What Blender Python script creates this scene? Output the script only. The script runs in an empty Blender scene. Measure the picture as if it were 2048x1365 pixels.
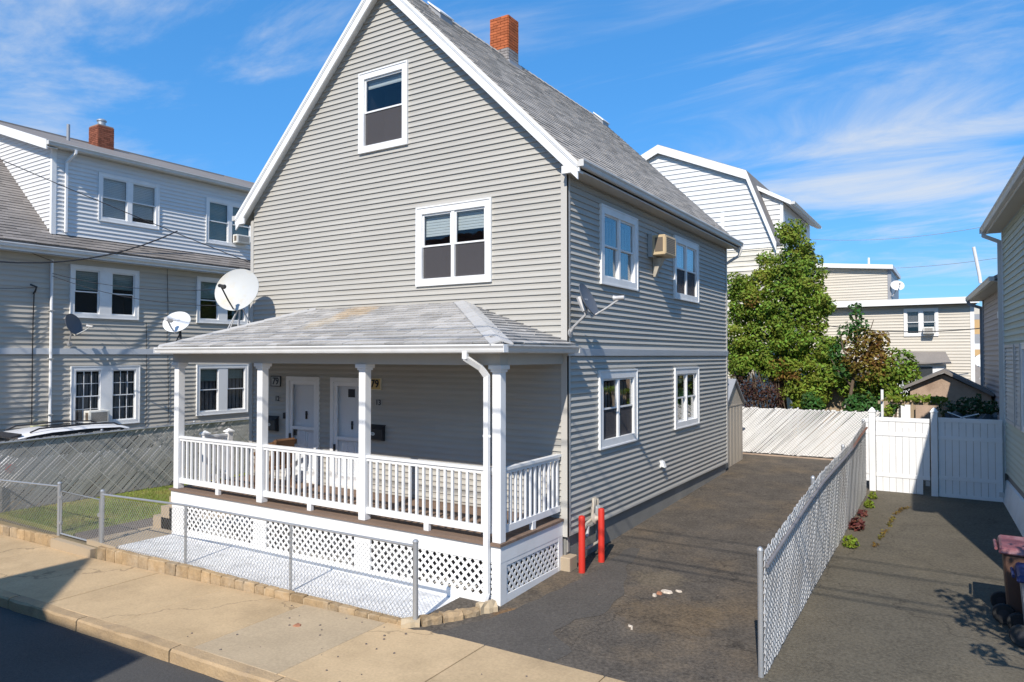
import bpy, bmesh, math, random
from mathutils import Vector, Matrix
R = math.radians
rnd = random.Random(7)
scene = bpy.context.scene
COL = scene.collection

# ------------------------------------------------------------------ camera
CAM = Vector((5.2103, -9.8494, 3.4012))
cd = bpy.data.cameras.new('Camera')
cam = bpy.data.objects.new('Camera', cd); COL.objects.link(cam)
cd.sensor_width = 36.0; cd.lens = 1407.9/2048*36.0
cd.clip_start = 0.05; cd.clip_end = 2000
cam.location = CAM
cam.rotation_euler = (R(90)+0.0208, 0, 0.5641)
scene.camera = cam

# ------------------------------------------------------------------ sun and sky
SUNV = Vector((1.0, -3.8, 3.37)).normalized()          # towards the sun
sd = bpy.data.lights.new('Sun', 'SUN'); sd.energy = 5.0; sd.angle = R(0.5); sd.color = (1.0, 0.93, 0.83)
sun = bpy.data.objects.new('Sun', sd); COL.objects.link(sun)
sun.rotation_euler = SUNV.to_track_quat('Z', 'Y').to_euler()
sun.location = (0, 0, 40)
w = bpy.data.worlds.new('World'); scene.world = w; w.use_nodes = True
nt = w.node_tree; nt.nodes.clear()
def wn(t, **k):
    n = nt.nodes.new(t)
    for a, b in k.items(): setattr(n, a, b)
    return n
sky = wn('ShaderNodeTexSky', sky_type='NISHITA', sun_disc=False)
sky.sun_elevation = math.asin(SUNV.z)
sky.sun_rotation = math.atan2(SUNV.x, SUNV.y)
sky.air_density = 1.0; sky.dust_density = 0.0; sky.ozone_density = 6.0; sky.altitude = 0
tc = wn('ShaderNodeTexCoord'); sep = wn('ShaderNodeSeparateXYZ')
nt.links.new(tc.outputs['Generated'], sep.inputs[0])
def wm(op, a, b=None, clamp=False):
    n = wn('ShaderNodeMath', operation=op, use_clamp=clamp)
    for i, v in enumerate((a, b)):
        if v is None: continue
        if isinstance(v, (int, float)): n.inputs[i].default_value = v
        else: nt.links.new(v, n.inputs[i])
    return n.outputs[0]
den = wm('ADD', wm('MAXIMUM', sep.outputs[2], 0.0), 0.16)
cu = wm('DIVIDE', sep.outputs[0], den); cv = wm('DIVIDE', sep.outputs[1], den)
cmb = wn('ShaderNodeCombineXYZ'); nt.links.new(cu, cmb.inputs[0]); nt.links.new(cv, cmb.inputs[1])
mp = wn('ShaderNodeMapping'); nt.links.new(cmb.outputs[0], mp.inputs[0])
mp.inputs['Rotation'].default_value = (0, 0, R(-55)); mp.inputs['Scale'].default_value = (0.7, 1.7, 1); mp.inputs['Location'].default_value = (1.9, -3.3, 0)
n1 = wn('ShaderNodeTexNoise'); n1.inputs['Scale'].default_value = 1.15; n1.inputs['Detail'].default_value = 9; n1.inputs['Roughness'].default_value = 0.63; n1.inputs['Distortion'].default_value = 0.7
nt.links.new(mp.outputs[0], n1.inputs['Vector'])
n2 = wn('ShaderNodeTexNoise'); n2.inputs['Scale'].default_value = 0.55; n2.inputs['Detail'].default_value = 3
nt.links.new(mp.outputs[0], n2.inputs['Vector'])
mr = wn('ShaderNodeMapRange', interpolation_type='SMOOTHSTEP'); mr.inputs['From Min'].default_value = 0.56; mr.inputs['From Max'].default_value = 0.82
nt.links.new(wm('ADD', wm('MULTIPLY', n1.outputs['Fac'], 0.72), wm('MULTIPLY', n2.outputs['Fac'], 0.42)), mr.inputs['Value'])
mix = wn('ShaderNodeMix', data_type='RGBA'); mix.inputs['B'].default_value = (5.0, 5.25, 5.6, 1)
hs = wn('ShaderNodeHueSaturation'); hs.inputs['Saturation'].default_value = 1.22; hs.inputs['Value'].default_value = 1.0
nt.links.new(sky.outputs[0], hs.inputs['Color'])
sc1 = wn('ShaderNodeVectorMath', operation='SCALE'); sc1.inputs['Scale'].default_value = 0.15; nt.links.new(hs.outputs[0], sc1.inputs[0])
gmm = wn('ShaderNodeGamma'); gmm.inputs['Gamma'].default_value = 0.5; nt.links.new(sc1.outputs[0], gmm.inputs['Color'])
sc2 = wn('ShaderNodeVectorMath', operation='MULTIPLY'); sc2.inputs[1].default_value = (2.4, 4.6, 6.9); nt.links.new(gmm.outputs[0], sc2.inputs[0])
nt.links.new(wm('MULTIPLY', mr.outputs[0], 0.88), mix.inputs['Factor']); nt.links.new(sc2.outputs[0], mix.inputs['A'])
bg = wn('ShaderNodeBackground'); bg.inputs['Strength'].default_value = 0.14
nt.links.new(mix.outputs['Result'], bg.inputs['Color'])
ow = wn('ShaderNodeOutputWorld'); nt.links.new(bg.outputs[0], ow.inputs[0])
vs = scene.view_settings
vs.view_transform = 'Standard'; vs.look = 'None'; vs.gamma = 1; vs.exposure = 0.12; vs.use_curve_mapping = False
scene.render.engine = 'CYCLES'

# ------------------------------------------------------------------ materials
MATS = {}
def mat(name, col, rough=0.6, var=0.08, scale=6.0, fine=0.0, fscale=120.0, bump=0.0, bscale=60.0, rand=0.0, metal=0.0, spec=0.4,
        stain=None, stain_scale=0.6, stain_amt=0.4, stretch=None, trans=0.0, island=0.0, spot=None, hue=0.0, crack=None):
    m = bpy.data.materials.new(name); m.use_nodes = True; t = m.node_tree; N = t.nodes; L = t.links
    b = N['Principled BSDF']; b.inputs['Roughness'].default_value = rough; b.inputs['Metallic'].default_value = metal
    b.inputs['Specular IOR Level'].default_value = spec
    geo = N.new('ShaderNodeNewGeometry')
    vec = geo.outputs['Position']
    if stretch:
        mpn = N.new('ShaderNodeMapping'); mpn.inputs['Scale'].default_value = stretch; L.new(vec, mpn.inputs[0]); vec = mpn.outputs[0]
    def noise(s, d=4, r=0.6):
        n = N.new('ShaderNodeTexNoise'); n.inputs['Scale'].default_value = s; n.inputs['Detail'].default_value = d; n.inputs['Roughness'].default_value = r
        L.new(vec, n.inputs['Vector']); return n.outputs['Fac']
    def math_(op, a, c, clamp=False):
        n = N.new('ShaderNodeMath'); n.operation = op; n.use_clamp = clamp
        for i, v in enumerate((a, c)):
            if isinstance(v, (int, float)): n.inputs[i].default_value = v
            else: L.new(v, n.inputs[i])
        return n.outputs[0]
    # brightness factor
    fac = math_('ADD', math_('MULTIPLY', math_('SUBTRACT', noise(scale), 0.5), 2*var*1.6), 1.0)
    if fine: fac = math_('ADD', fac, math_('MULTIPLY', math_('SUBTRACT', noise(fscale, 2), 0.5), 2*fine))
    if rand:
        oi = N.new('ShaderNodeObjectInfo'); fac = math_('ADD', fac, math_('MULTIPLY', math_('SUBTRACT', oi.outputs['Random'], 0.5), 2*rand))
    if island:
        fac = math_('ADD', fac, math_('MULTIPLY', math_('SUBTRACT', geo.outputs['Random Per Island'], 0.5), 2*island))
    colsock = None
    base = N.new('ShaderNodeRGB'); base.outputs[0].default_value = (*col, 1); colsock = base.outputs[0]
    if stain:
        mrn = N.new('ShaderNodeMapRange'); mrn.inputs['From Min'].default_value = 0.48; mrn.inputs['From Max'].default_value = 0.72
        L.new(noise(stain_scale, 6, 0.65), mrn.inputs['Value'])
        mx = N.new('ShaderNodeMix'); mx.data_type = 'RGBA'; L.new(math_('MULTIPLY', mrn.outputs[0], stain_amt), mx.inputs['Factor'])
        L.new(colsock, mx.inputs['A']); mx.inputs['B'].default_value = (*stain, 1); colsock = mx.outputs['Result']
    if spot:   # a stain with a place and outline of its own: (centre, radius, colour, amount)
        for (c, r, sc, am) in spot:
            d = N.new('ShaderNodeVectorMath'); d.operation = 'DISTANCE'; L.new(geo.outputs['Position'], d.inputs[0]); d.inputs[1].default_value = c
            dd = math_('ADD', math_('DIVIDE', d.outputs['Value'], r), math_('MULTIPLY', math_('SUBTRACT', noise(5.0, 5), 0.5), 1.3))
            mrn = N.new('ShaderNodeMapRange'); mrn.interpolation_type = 'SMOOTHSTEP'; mrn.inputs['From Min'].default_value = 1.0; mrn.inputs['From Max'].default_value = 0.45
            L.new(dd, mrn.inputs['Value'])
            mx = N.new('ShaderNodeMix'); mx.data_type = 'RGBA'; L.new(math_('MULTIPLY', mrn.outputs[0], am), mx.inputs['Factor'])
            L.new(colsock, mx.inputs['A']); mx.inputs['B'].default_value = (*sc, 1); colsock = mx.outputs['Result']
    if crack:   # (scale, half width, depth): irregular hairline cracks
        nv = N.new('ShaderNodeTexNoise'); nv.inputs['Scale'].default_value = 2.3; nv.inputs['Detail'].default_value = 5; L.new(geo.outputs['Position'], nv.inputs['Vector'])
        mxv = N.new('ShaderNodeMix'); mxv.data_type = 'RGBA'; mxv.blend_type = 'LINEAR_LIGHT'; mxv.inputs['Factor'].default_value = 0.35; L.new(geo.outputs['Position'], mxv.inputs['A']); L.new(nv.outputs['Color'], mxv.inputs['B'])
        vo_ = N.new('ShaderNodeTexVoronoi'); vo_.feature = 'DISTANCE_TO_EDGE'; vo_.inputs['Scale'].default_value = crack[0]; L.new(mxv.outputs['Result'], vo_.inputs['Vector'])
        mrc = N.new('ShaderNodeMapRange'); mrc.inputs['From Min'].default_value = crack[1]*0.4; mrc.inputs['From Max'].default_value = crack[1]; mrc.inputs['To Min'].default_value = 1-crack[2]; mrc.inputs['To Max'].default_value = 1.0; L.new(vo_.outputs['Distance'], mrc.inputs['Value'])
        fac = math_('MULTIPLY', fac, mrc.outputs[0])
    if hue:
        h = N.new('ShaderNodeHueSaturation'); L.new(colsock, h.inputs['Color'])
        src = geo.outputs['Random Per Island']
        L.new(math_('ADD', math_('MULTIPLY', math_('SUBTRACT', src, 0.5), hue), 0.5), h.inputs['Hue']); colsock = h.outputs[0]
    vm = N.new('ShaderNodeVectorMath'); vm.operation = 'SCALE'; L.new(colsock, vm.inputs[0]); L.new(fac, vm.inputs['Scale'])
    L.new(vm.outputs[0], b.inputs['Base Color'])
    if bump:
        bn = N.new('ShaderNodeBump'); bn.inputs['Strength'].default_value = bump; bn.inputs['Distance'].default_value = 0.02
        L.new(noise(bscale, 5), bn.inputs['Height']); L.new(bn.outputs[0], b.inputs['Normal'])
    if trans:
        out = N['Material Output']; tr = N.new('ShaderNodeBsdfTranslucent'); ms = N.new('ShaderNodeMixShader'); ms.inputs[0].default_value = trans
        L.new(vm.outputs[0], tr.inputs[0]); L.new(b.outputs[0], ms.inputs[1]); L.new(tr.outputs[0], ms.inputs[2]); L.new(ms.outputs[0], out.inputs[0])
    MATS[name] = m; return m
def glass_mat(name, tint, boost, base):
    m = bpy.data.materials.new(name); m.use_nodes = True; t = m.node_tree; N = t.nodes; L = t.links
    N.remove(N['Principled BSDF']); out = N['Material Output']
    tr = N.new('ShaderNodeBsdfTransparent'); tr.inputs[0].default_value = (*tint, 1)
    gl = N.new('ShaderNodeBsdfGlossy'); gl.inputs['Roughness'].default_value = 0.02
    geo = N.new('ShaderNodeNewGeometry')
    nz = N.new('ShaderNodeTexNoise'); nz.inputs['Scale'].default_value = 1.7; L.new(geo.outputs['Position'], nz.inputs['Vector'])
    bp = N.new('ShaderNodeBump'); bp.inputs['Strength'].default_value = 0.06; bp.inputs['Distance'].default_value = 0.05; L.new(nz.outputs['Fac'], bp.inputs['Height']); L.new(bp.outputs[0], gl.inputs['Normal'])
    lw = N.new('ShaderNodeLayerWeight'); lw.inputs['Blend'].default_value = 0.5
    pw = N.new('ShaderNodeMath'); pw.operation = 'POWER'; L.new(lw.outputs['Facing'], pw.inputs[0]); pw.inputs[1].default_value = 4.0
    ma = N.new('ShaderNodeMath'); ma.operation = 'MULTIPLY_ADD'; ma.use_clamp = True; L.new(pw.outputs[0], ma.inputs[0]); ma.inputs[1].default_value = boost; ma.inputs[2].default_value = base
    mx = N.new('ShaderNodeMixShader'); L.new(ma.outputs[0], mx.inputs[0]); L.new(tr.outputs[0], mx.inputs[1]); L.new(gl.outputs[0], mx.inputs[2]); L.new(mx.outputs[0], out.inputs[0])
    MATS[name] = m; return m
def screen_mat(name, col, alpha):
    m = bpy.data.materials.new(name); m.use_nodes = True; N = m.node_tree.nodes; L = m.node_tree.links
    b = N['Principled BSDF']; b.inputs['Base Color'].default_value = (*col, 1); b.inputs['Roughness'].default_value = 0.8
    geo = N.new('ShaderNodeNewGeometry'); nz = N.new('ShaderNodeTexNoise'); nz.inputs['Scale'].default_value = 9; L.new(geo.outputs['Position'], nz.inputs['Vector'])
    ma = N.new('ShaderNodeMath'); ma.operation = 'MULTIPLY_ADD'; L.new(nz.outputs['Fac'], ma.inputs[0]); ma.inputs[1].default_value = 0.12; ma.inputs[2].default_value = alpha-0.06
    L.new(ma.outputs[0], b.inputs['Alpha']); MATS[name] = m; return m

mat('siding_grey', (0.43, 0.412, 0.372), 0.55, 0.07, 1.1, 0.02, 40, rand=0.03, bump=0.04, bscale=25, spec=0.3, stretch=(0.5, 0.5, 3), stain=(0.39, 0.37, 0.335), stain_scale=1.3, stain_amt=0.3)
mat('trim_grey', (0.50, 0.48, 0.44), 0.5, 0.04, 2.0, spec=0.3)
mat('white_trim', (0.80, 0.80, 0.79), 0.45, 0.035, 2.5, 0.01, 50, spec=0.35, stain=(0.60, 0.58, 0.54), stain_scale=1.8, stain_amt=0.4)
mat('white_vinyl', (0.80, 0.80, 0.795), 0.42, 0.03, 1.5, spec=0.4, rand=0.02, stain=(0.66, 0.64, 0.60), stain_scale=2.2, stain_amt=0.35)
mat('gutter_metal', (0.62, 0.605, 0.57), 0.45, 0.06, 1.8, spec=0.45, stain=(0.45, 0.43, 0.39), stain_scale=2.2, stain_amt=0.4, stretch=(1, 1, 0.3))
mat('soffit', (0.52, 0.49, 0.43), 0.6, 0.05, 2.0)
mat('band_blue', (0.58, 0.60, 0.62), 0.45, 0.04, 2.0)
mat('shingle', (0.40, 0.385, 0.365), 0.9, 0.16, 4.0, 0.30, 45, bump=0.35, bscale=160, rand=0.20, island=0.20, spec=0.2, stain=(0.27, 0.26, 0.25), stain_scale=1.1, stain_amt=0.45,
    spot=[((-4.25, -0.35, 4.22), 0.55, (0.50, 0.35, 0.18), 0.5), ((-4.5, -1.0, 3.98), 0.4, (0.46, 0.38, 0.26), 0.45)])
mat('shingle_main', (0.40, 0.365, 0.325), 0.9, 0.14, 2.5, 0.35, 35, bump=0.35, bscale=140, island=0.15, spec=0.2, stain=(0.30, 0.275, 0.245), stain_scale=0.8, stain_amt=0.4)
mat('hip_cap', (0.46, 0.45, 0.435), 0.9, 0.08, 2.0, 0.15, 130, bump=0.3, bscale=150, rand=0.08, spec=0.2)
mat('shingle_dark', (0.22, 0.20, 0.185), 0.9, 0.15, 1.5, 0.2, 110, bump=0.3, bscale=120, rand=0.15, island=0.18, spec=0.2)
mat('brick_red', (0.40, 0.115, 0.045), 0.85, 0.12, 5, 0.15, 90, bump=0.3, bscale=80, rand=0.22, island=0.22, spec=0.2)
mat('brick_grey', (0.27, 0.25, 0.24), 0.85, 0.12, 5, 0.15, 90, bump=0.3, bscale=80, rand=0.2, spec=0.2)
mat('brick_brown', (0.24, 0.085, 0.05), 0.85, 0.15, 5, 0.2, 40, island=0.25, spec=0.2)
mat('mortar', (0.30, 0.24, 0.20), 0.9, 0.1, 8)
mat('foundation', (0.24, 0.235, 0.22), 0.9, 0.12, 1.2, 0.12, 60, bump=0.3, bscale=50, spec=0.2, stain=(0.36, 0.34, 0.30), stain_scale=0.9, stain_amt=0.4)
mat('sidewalk_concrete', (0.50, 0.365, 0.215), 0.85, 0.12, 1.6, 0.22, 32, bump=0.15, bscale=110, rand=0.05, spec=0.2, stain=(0.36, 0.26, 0.15), stain_scale=0.9, stain_amt=0.6, crack=(0.16, 0.003, 0.35))
mat('sidewalk_grey', (0.43, 0.335, 0.22), 0.85, 0.12, 1.6, 0.24, 32, bump=0.15, bscale=110, spec=0.2)
mat('kerb_granite', (0.40, 0.285, 0.165), 0.85, 0.22, 3.0, 0.2, 90, bump=0.6, bscale=30, rand=0.08, spec=0.2, stain=(0.24, 0.18, 0.13), stain_scale=2.0, stain_amt=0.6)
mat('edging_stone', (0.36, 0.255, 0.145), 0.85, 0.3, 7.0, 0.25, 40, bump=0.6, bscale=25, rand=0.24, spec=0.2, stain=(0.42, 0.36, 0.28), stain_scale=1.3, stain_amt=0.75)
mat('mortar_pale', (0.48, 0.38, 0.25), 0.9, 0.1, 6, 0.08, 80)
mat('asphalt', (0.105, 0.089, 0.072), 0.9, 0.30, 2.2, 0.85, 26, crack=(0.42, 0.006, 0.35), bump=0.7, bscale=60, spec=0.25, stain=(0.16, 0.115, 0.068), stain_scale=0.55, stain_amt=0.7,
    spot=[((2.0, -1.0, 0.0), 0.85, (0.15, 0.10, 0.05), 0.35), ((1.4, 0.3, 0.05), 0.5, (0.17, 0.135, 0.09), 0.6), ((0.2, -2.0, 0.0), 0.3, (0.22, 0.12, 0.045), 0.7)])
mat('asphalt_new', (0.094, 0.084, 0.073), 0.9, 0.14, 1.5, 0.55, 30, bump=0.5, bscale=70, spec=0.25)
mat('asphalt_side', (0.112, 0.098, 0.074), 0.9, 0.18, 1.6, 0.65, 28, crack=(0.25, 0.004, 0.3), bump=0.5, bscale=70, spec=0.25, stain=(0.15, 0.125, 0.085), stain_scale=0.5, stain_amt=0.5)
mat('road_asphalt', (0.075, 0.072, 0.068), 0.9, 0.14, 1.0, 0.4, 40, bump=0.5, bscale=60, spec=0.25)
mat('patio_white', (0.74, 0.74, 0.735), 0.8, 0.10, 9, 0.5, 28, bump=0.2, bscale=60, stain=(0.40, 0.40, 0.395), stain_scale=3.5, stain_amt=0.65, spec=0.2)
mat('path_concrete', (0.42, 0.335, 0.235), 0.85, 0.1, 1.2, 0.1, 100, bump=0.2, bscale=90, spec=0.2)
mat('mulch', (0.15, 0.125, 0.105), 0.95, 0.3, 7, 0.3, 60, bump=0.7, bscale=40)
mat('soil', (0.17, 0.14, 0.09), 0.95, 0.2, 1.0, 0.2, 40, bump=0.4, bscale=20)
mat('lawn', (0.19, 0.20, 0.05), 0.9, 0.25, 1.1, 0.2, 60, stain=(0.33, 0.25, 0.10), stain_scale=0.55, stain_amt=0.9)
mat('grass_blade', (0.21, 0.27, 0.045), 0.7, 0.25, 0.9, island=0.3, hue=0.06, trans=0.25, stain=(0.46, 0.35, 0.12), stain_scale=0.55, stain_amt=0.95)
mat('deck_wood', (0.195, 0.135, 0.10), 0.75, 0.18, 3.0, 0.12, 70, bump=0.15, bscale=60, rand=0.16, spec=0.25, stretch=(0.4, 4, 4))
mat('galvanized', (0.44, 0.45, 0.46), 0.45, 0.10, 4.0, 0.05, 60, metal=0.55, spec=0.5)
mat('wire_galvanized', (0.42, 0.43, 0.44), 0.5, 0.08, 3.0, metal=0.4)
mat('slat_white', (0.78, 0.77, 0.75), 0.55, 0.04, 2.0, rand=0.015, stain=(0.58, 0.55, 0.50), stain_scale=1.5, stain_amt=0.4)
mat('slat_silver', (0.66, 0.66, 0.66), 0.5, 0.08, 1.5, rand=0.10, stain=(0.38, 0.33, 0.28), stain_scale=0.9, stain_amt=0.6, spec=0.45)
mat('slat_dark', (0.42, 0.41, 0.395), 0.55, 0.14, 1.5, rand=0.12, stain=(0.34, 0.31, 0.27), stain_scale=0.9, stain_amt=0.5)
mat('slat_pale', (0.52, 0.51, 0.49), 0.55, 0.1, 2.0, rand=0.1)
mat('rusty_rail', (0.22, 0.21, 0.22), 0.6, 0.15, 5, metal=0.2, spot=[((3.47, 7.2, 1.75), 2.6, (0.22, 0.09, 0.045), 0.95)])
mat('bollard_red', (0.58, 0.032, 0.018), 0.5, 0.10, 5, 0.06, 60, bump=0.08, bscale=40, spec=0.4, rand=0.05, stain=(0.40, 0.03, 0.02), stain_scale=5, stain_amt=0.5)
mat('gas_pipe', (0.46, 0.42, 0.35), 0.6, 0.15, 9, spec=0.35, stain=(0.30, 0.22, 0.15), stain_scale=7, stain_amt=0.6)
mat('meter_grey', (0.40, 0.40, 0.385), 0.5, 0.1, 6)
mat('dish_white', (0.50, 0.51, 0.50), 0.5, 0.05, 3, stain=(0.50, 0.43, 0.29), stain_scale=2.0, stain_amt=0.8)
mat('dish_pale', (0.72, 0.73, 0.73), 0.5, 0.05, 3)
mat('dish_grey', (0.105, 0.115, 0.135), 0.5, 0.08, 3, spec=0.35)
mat('dish_arm', (0.50, 0.49, 0.48), 0.45, 0.08, 6, metal=0.2)
mat('black_metal', (0.022, 0.022, 0.025), 0.4, 0.1, 8, spec=0.5)
mat('black_plastic', (0.03, 0.03, 0.034), 0.5, 0.1, 6)
mat('ac_beige', (0.56, 0.43, 0.26), 0.55, 0.08, 4, stain=(0.40, 0.27, 0.14), stain_scale=3.5, stain_amt=0.5)
mat('ac_white', (0.66, 0.65, 0.60), 0.55, 0.06, 4)
mat('ac_grille', (0.15, 0.12, 0.09), 0.6, 0.1, 8)
mat('interior_dark', (0.025, 0.025, 0.03), 0.9, 0.1, 3)
mat('interior_mid', (0.07, 0.065, 0.06), 0.9, 0.2, 2)
mat('blind_pale', (0.55, 0.58, 0.56), 0.7, 0.05, 3)
mat('blind_green', (0.27, 0.33, 0.29), 0.7, 0.08, 3)
mat('curtain_grey', (0.20, 0.185, 0.18), 0.9, 0.3, 9, stretch=(6, 6, 0.3))
mat('door_white', (0.82, 0.82, 0.82), 0.45, 0.03, 2)
mat('door_window', (0.05, 0.055, 0.06), 0.2, 0.05, 3, spec=0.6)
mat('plaque_cream', (0.62, 0.56, 0.42), 0.6, 0.08, 7)
mat('plaque_gold', (0.55, 0.40, 0.17), 0.6, 0.15, 9)
mat('wicker', (0.15, 0.075, 0.035), 0.8, 0.25, 20, bump=0.5, bscale=90)
mat('siding_tan', (0.50, 0.465, 0.405), 0.6, 0.06, 1.0, rand=0.035, spec=0.3, stretch=(0.5, 0.5, 3), stain=(0.42, 0.385, 0.33), stain_scale=1.0, stain_amt=0.4)
mat('siding_white', (0.68, 0.68, 0.675), 0.5, 0.04, 1.0, rand=0.02, island=0.02, spec=0.3)
mat('siding_green', (0.47, 0.50, 0.42), 0.6, 0.05, 1.0, rand=0.03, spec=0.3)
mat('siding_cream', (0.58, 0.535, 0.46), 0.6, 0.05, 1.0, island=0.04, spec=0.3)
mat('siding_mauve', (0.40, 0.345, 0.33), 0.6, 0.05, 1.0, island=0.04, spec=0.3)
mat('old_cladding', (0.66, 0.62, 0.53), 0.8, 0.16, 2.5, 0.1, 30, island=0.12, stain=(0.46, 0.43, 0.36), stain_scale=1.0, stain_amt=0.6, stretch=(1, 1, 3))
mat('tar_roof', (0.11, 0.11, 0.115), 0.9, 0.1, 1.0, 0.1, 60)
mat('shed_beige', (0.47, 0.41, 0.33), 0.6, 0.06, 1.5, stretch=(3, 3, 0.4))
mat('shed_grey', (0.30, 0.31, 0.33), 0.5, 0.05, 3)
mat('garage_stucco', (0.42, 0.31, 0.23), 0.9, 0.2, 3.0, 0.2, 40, bump=0.4, bscale=30, stain=(0.22, 0.15, 0.11), stain_scale=1.6, stain_amt=0.8)
mat('car_white', (0.74, 0.74, 0.75), 0.25, 0.02, 1, spec=0.6)
mat('car_glass', (0.015, 0.017, 0.02), 0.06, 0.02, 1, spec=0.8)
mat('rubber', (0.025, 0.025, 0.025), 0.8, 0.1, 10)
mat('alloy', (0.45, 0.46, 0.47), 0.35, 0.05, 5, metal=0.7)
mat('lamp_red', (0.40, 0.02, 0.02), 0.25, 0.05, 5)
mat('bark', (0.13, 0.095, 0.065), 0.9, 0.25, 12, bump=0.8, bscale=25, stretch=(3, 3, 0.6))
mat('leaf_green', (0.175, 0.255, 0.032), 0.6, 0.35, 1.4, island=0.45, hue=0.07, trans=0.3, spec=0.25, stain=(0.30, 0.29, 0.04), stain_scale=0.9, stain_amt=0.6)
mat('leaf_deep', (0.05, 0.125, 0.025), 0.55, 0.3, 2, island=0.4, hue=0.05, trans=0.25, spec=0.3)
mat('leaf_lime', (0.20, 0.26, 0.03), 0.6, 0.3, 2, island=0.35, hue=0.05, trans=0.35, spec=0.25)
mat('leaf_rust', (0.21, 0.125, 0.03), 0.65, 0.35, 1.6, island=0.4, hue=0.07, trans=0.3, spec=0.2, stain=(0.12, 0.15, 0.025), stain_scale=1.3, stain_amt=0.85)
mat('leaf_brown', (0.07, 0.035, 0.028), 0.8, 0.35, 2, island=0.45, hue=0.05, trans=0.15, spec=0.15)
mat('leaf_red', (0.115, 0.03, 0.025), 0.6, 0.3, 5, island=0.4, hue=0.05, trans=0.2)
mat('leaf_dark', (0.03, 0.065, 0.018), 0.6, 0.3, 2, island=0.4, hue=0.05, trans=0.2)
mat('bin_maroon', (0.21, 0.075, 0.085), 0.5, 0.12, 4, spec=0.45, stain=(0.40, 0.27, 0.29), stain_scale=4, stain_amt=0.7)
mat('bin_brown', (0.10, 0.055, 0.04), 0.55, 0.1, 4)
mat('bin_blue', (0.012, 0.022, 0.10), 0.5, 0.1, 4)
mat('bin_grey', (0.30, 0.30, 0.31), 0.55, 0.1, 4)
mat('brick_wall', (0.30, 0.13, 0.09), 0.9, 0.15, 3, 0.15, 40)
mat('litter_pale', (0.58, 0.50, 0.41), 0.9, 0.2, 20, 0.2, 60)
mat('litter_rust', (0.36, 0.16, 0.09), 0.9, 0.2, 20)
mat('timber', (0.34, 0.26, 0.17), 0.85, 0.15, 6, stretch=(3, 3, 0.5))
mat('utility_yellow', (0.50, 0.50, 0.27), 0.6, 0.1, 5)
mat('far_orange', (0.55, 0.36, 0.17), 0.8, 0.1, 2)
mat('tarp', (0.025, 0.027, 0.03), 0.6, 0.15, 5, bump=0.5, bscale=8)
glass_mat('glass', (0.90, 0.92, 0.93), 1.5, 0.04)
glass_mat('storm_glass', (0.97, 0.98, 0.99), 0.6, 0.012)
screen_mat('screen', (0.075, 0.07, 0.075), 0.70)

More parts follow.
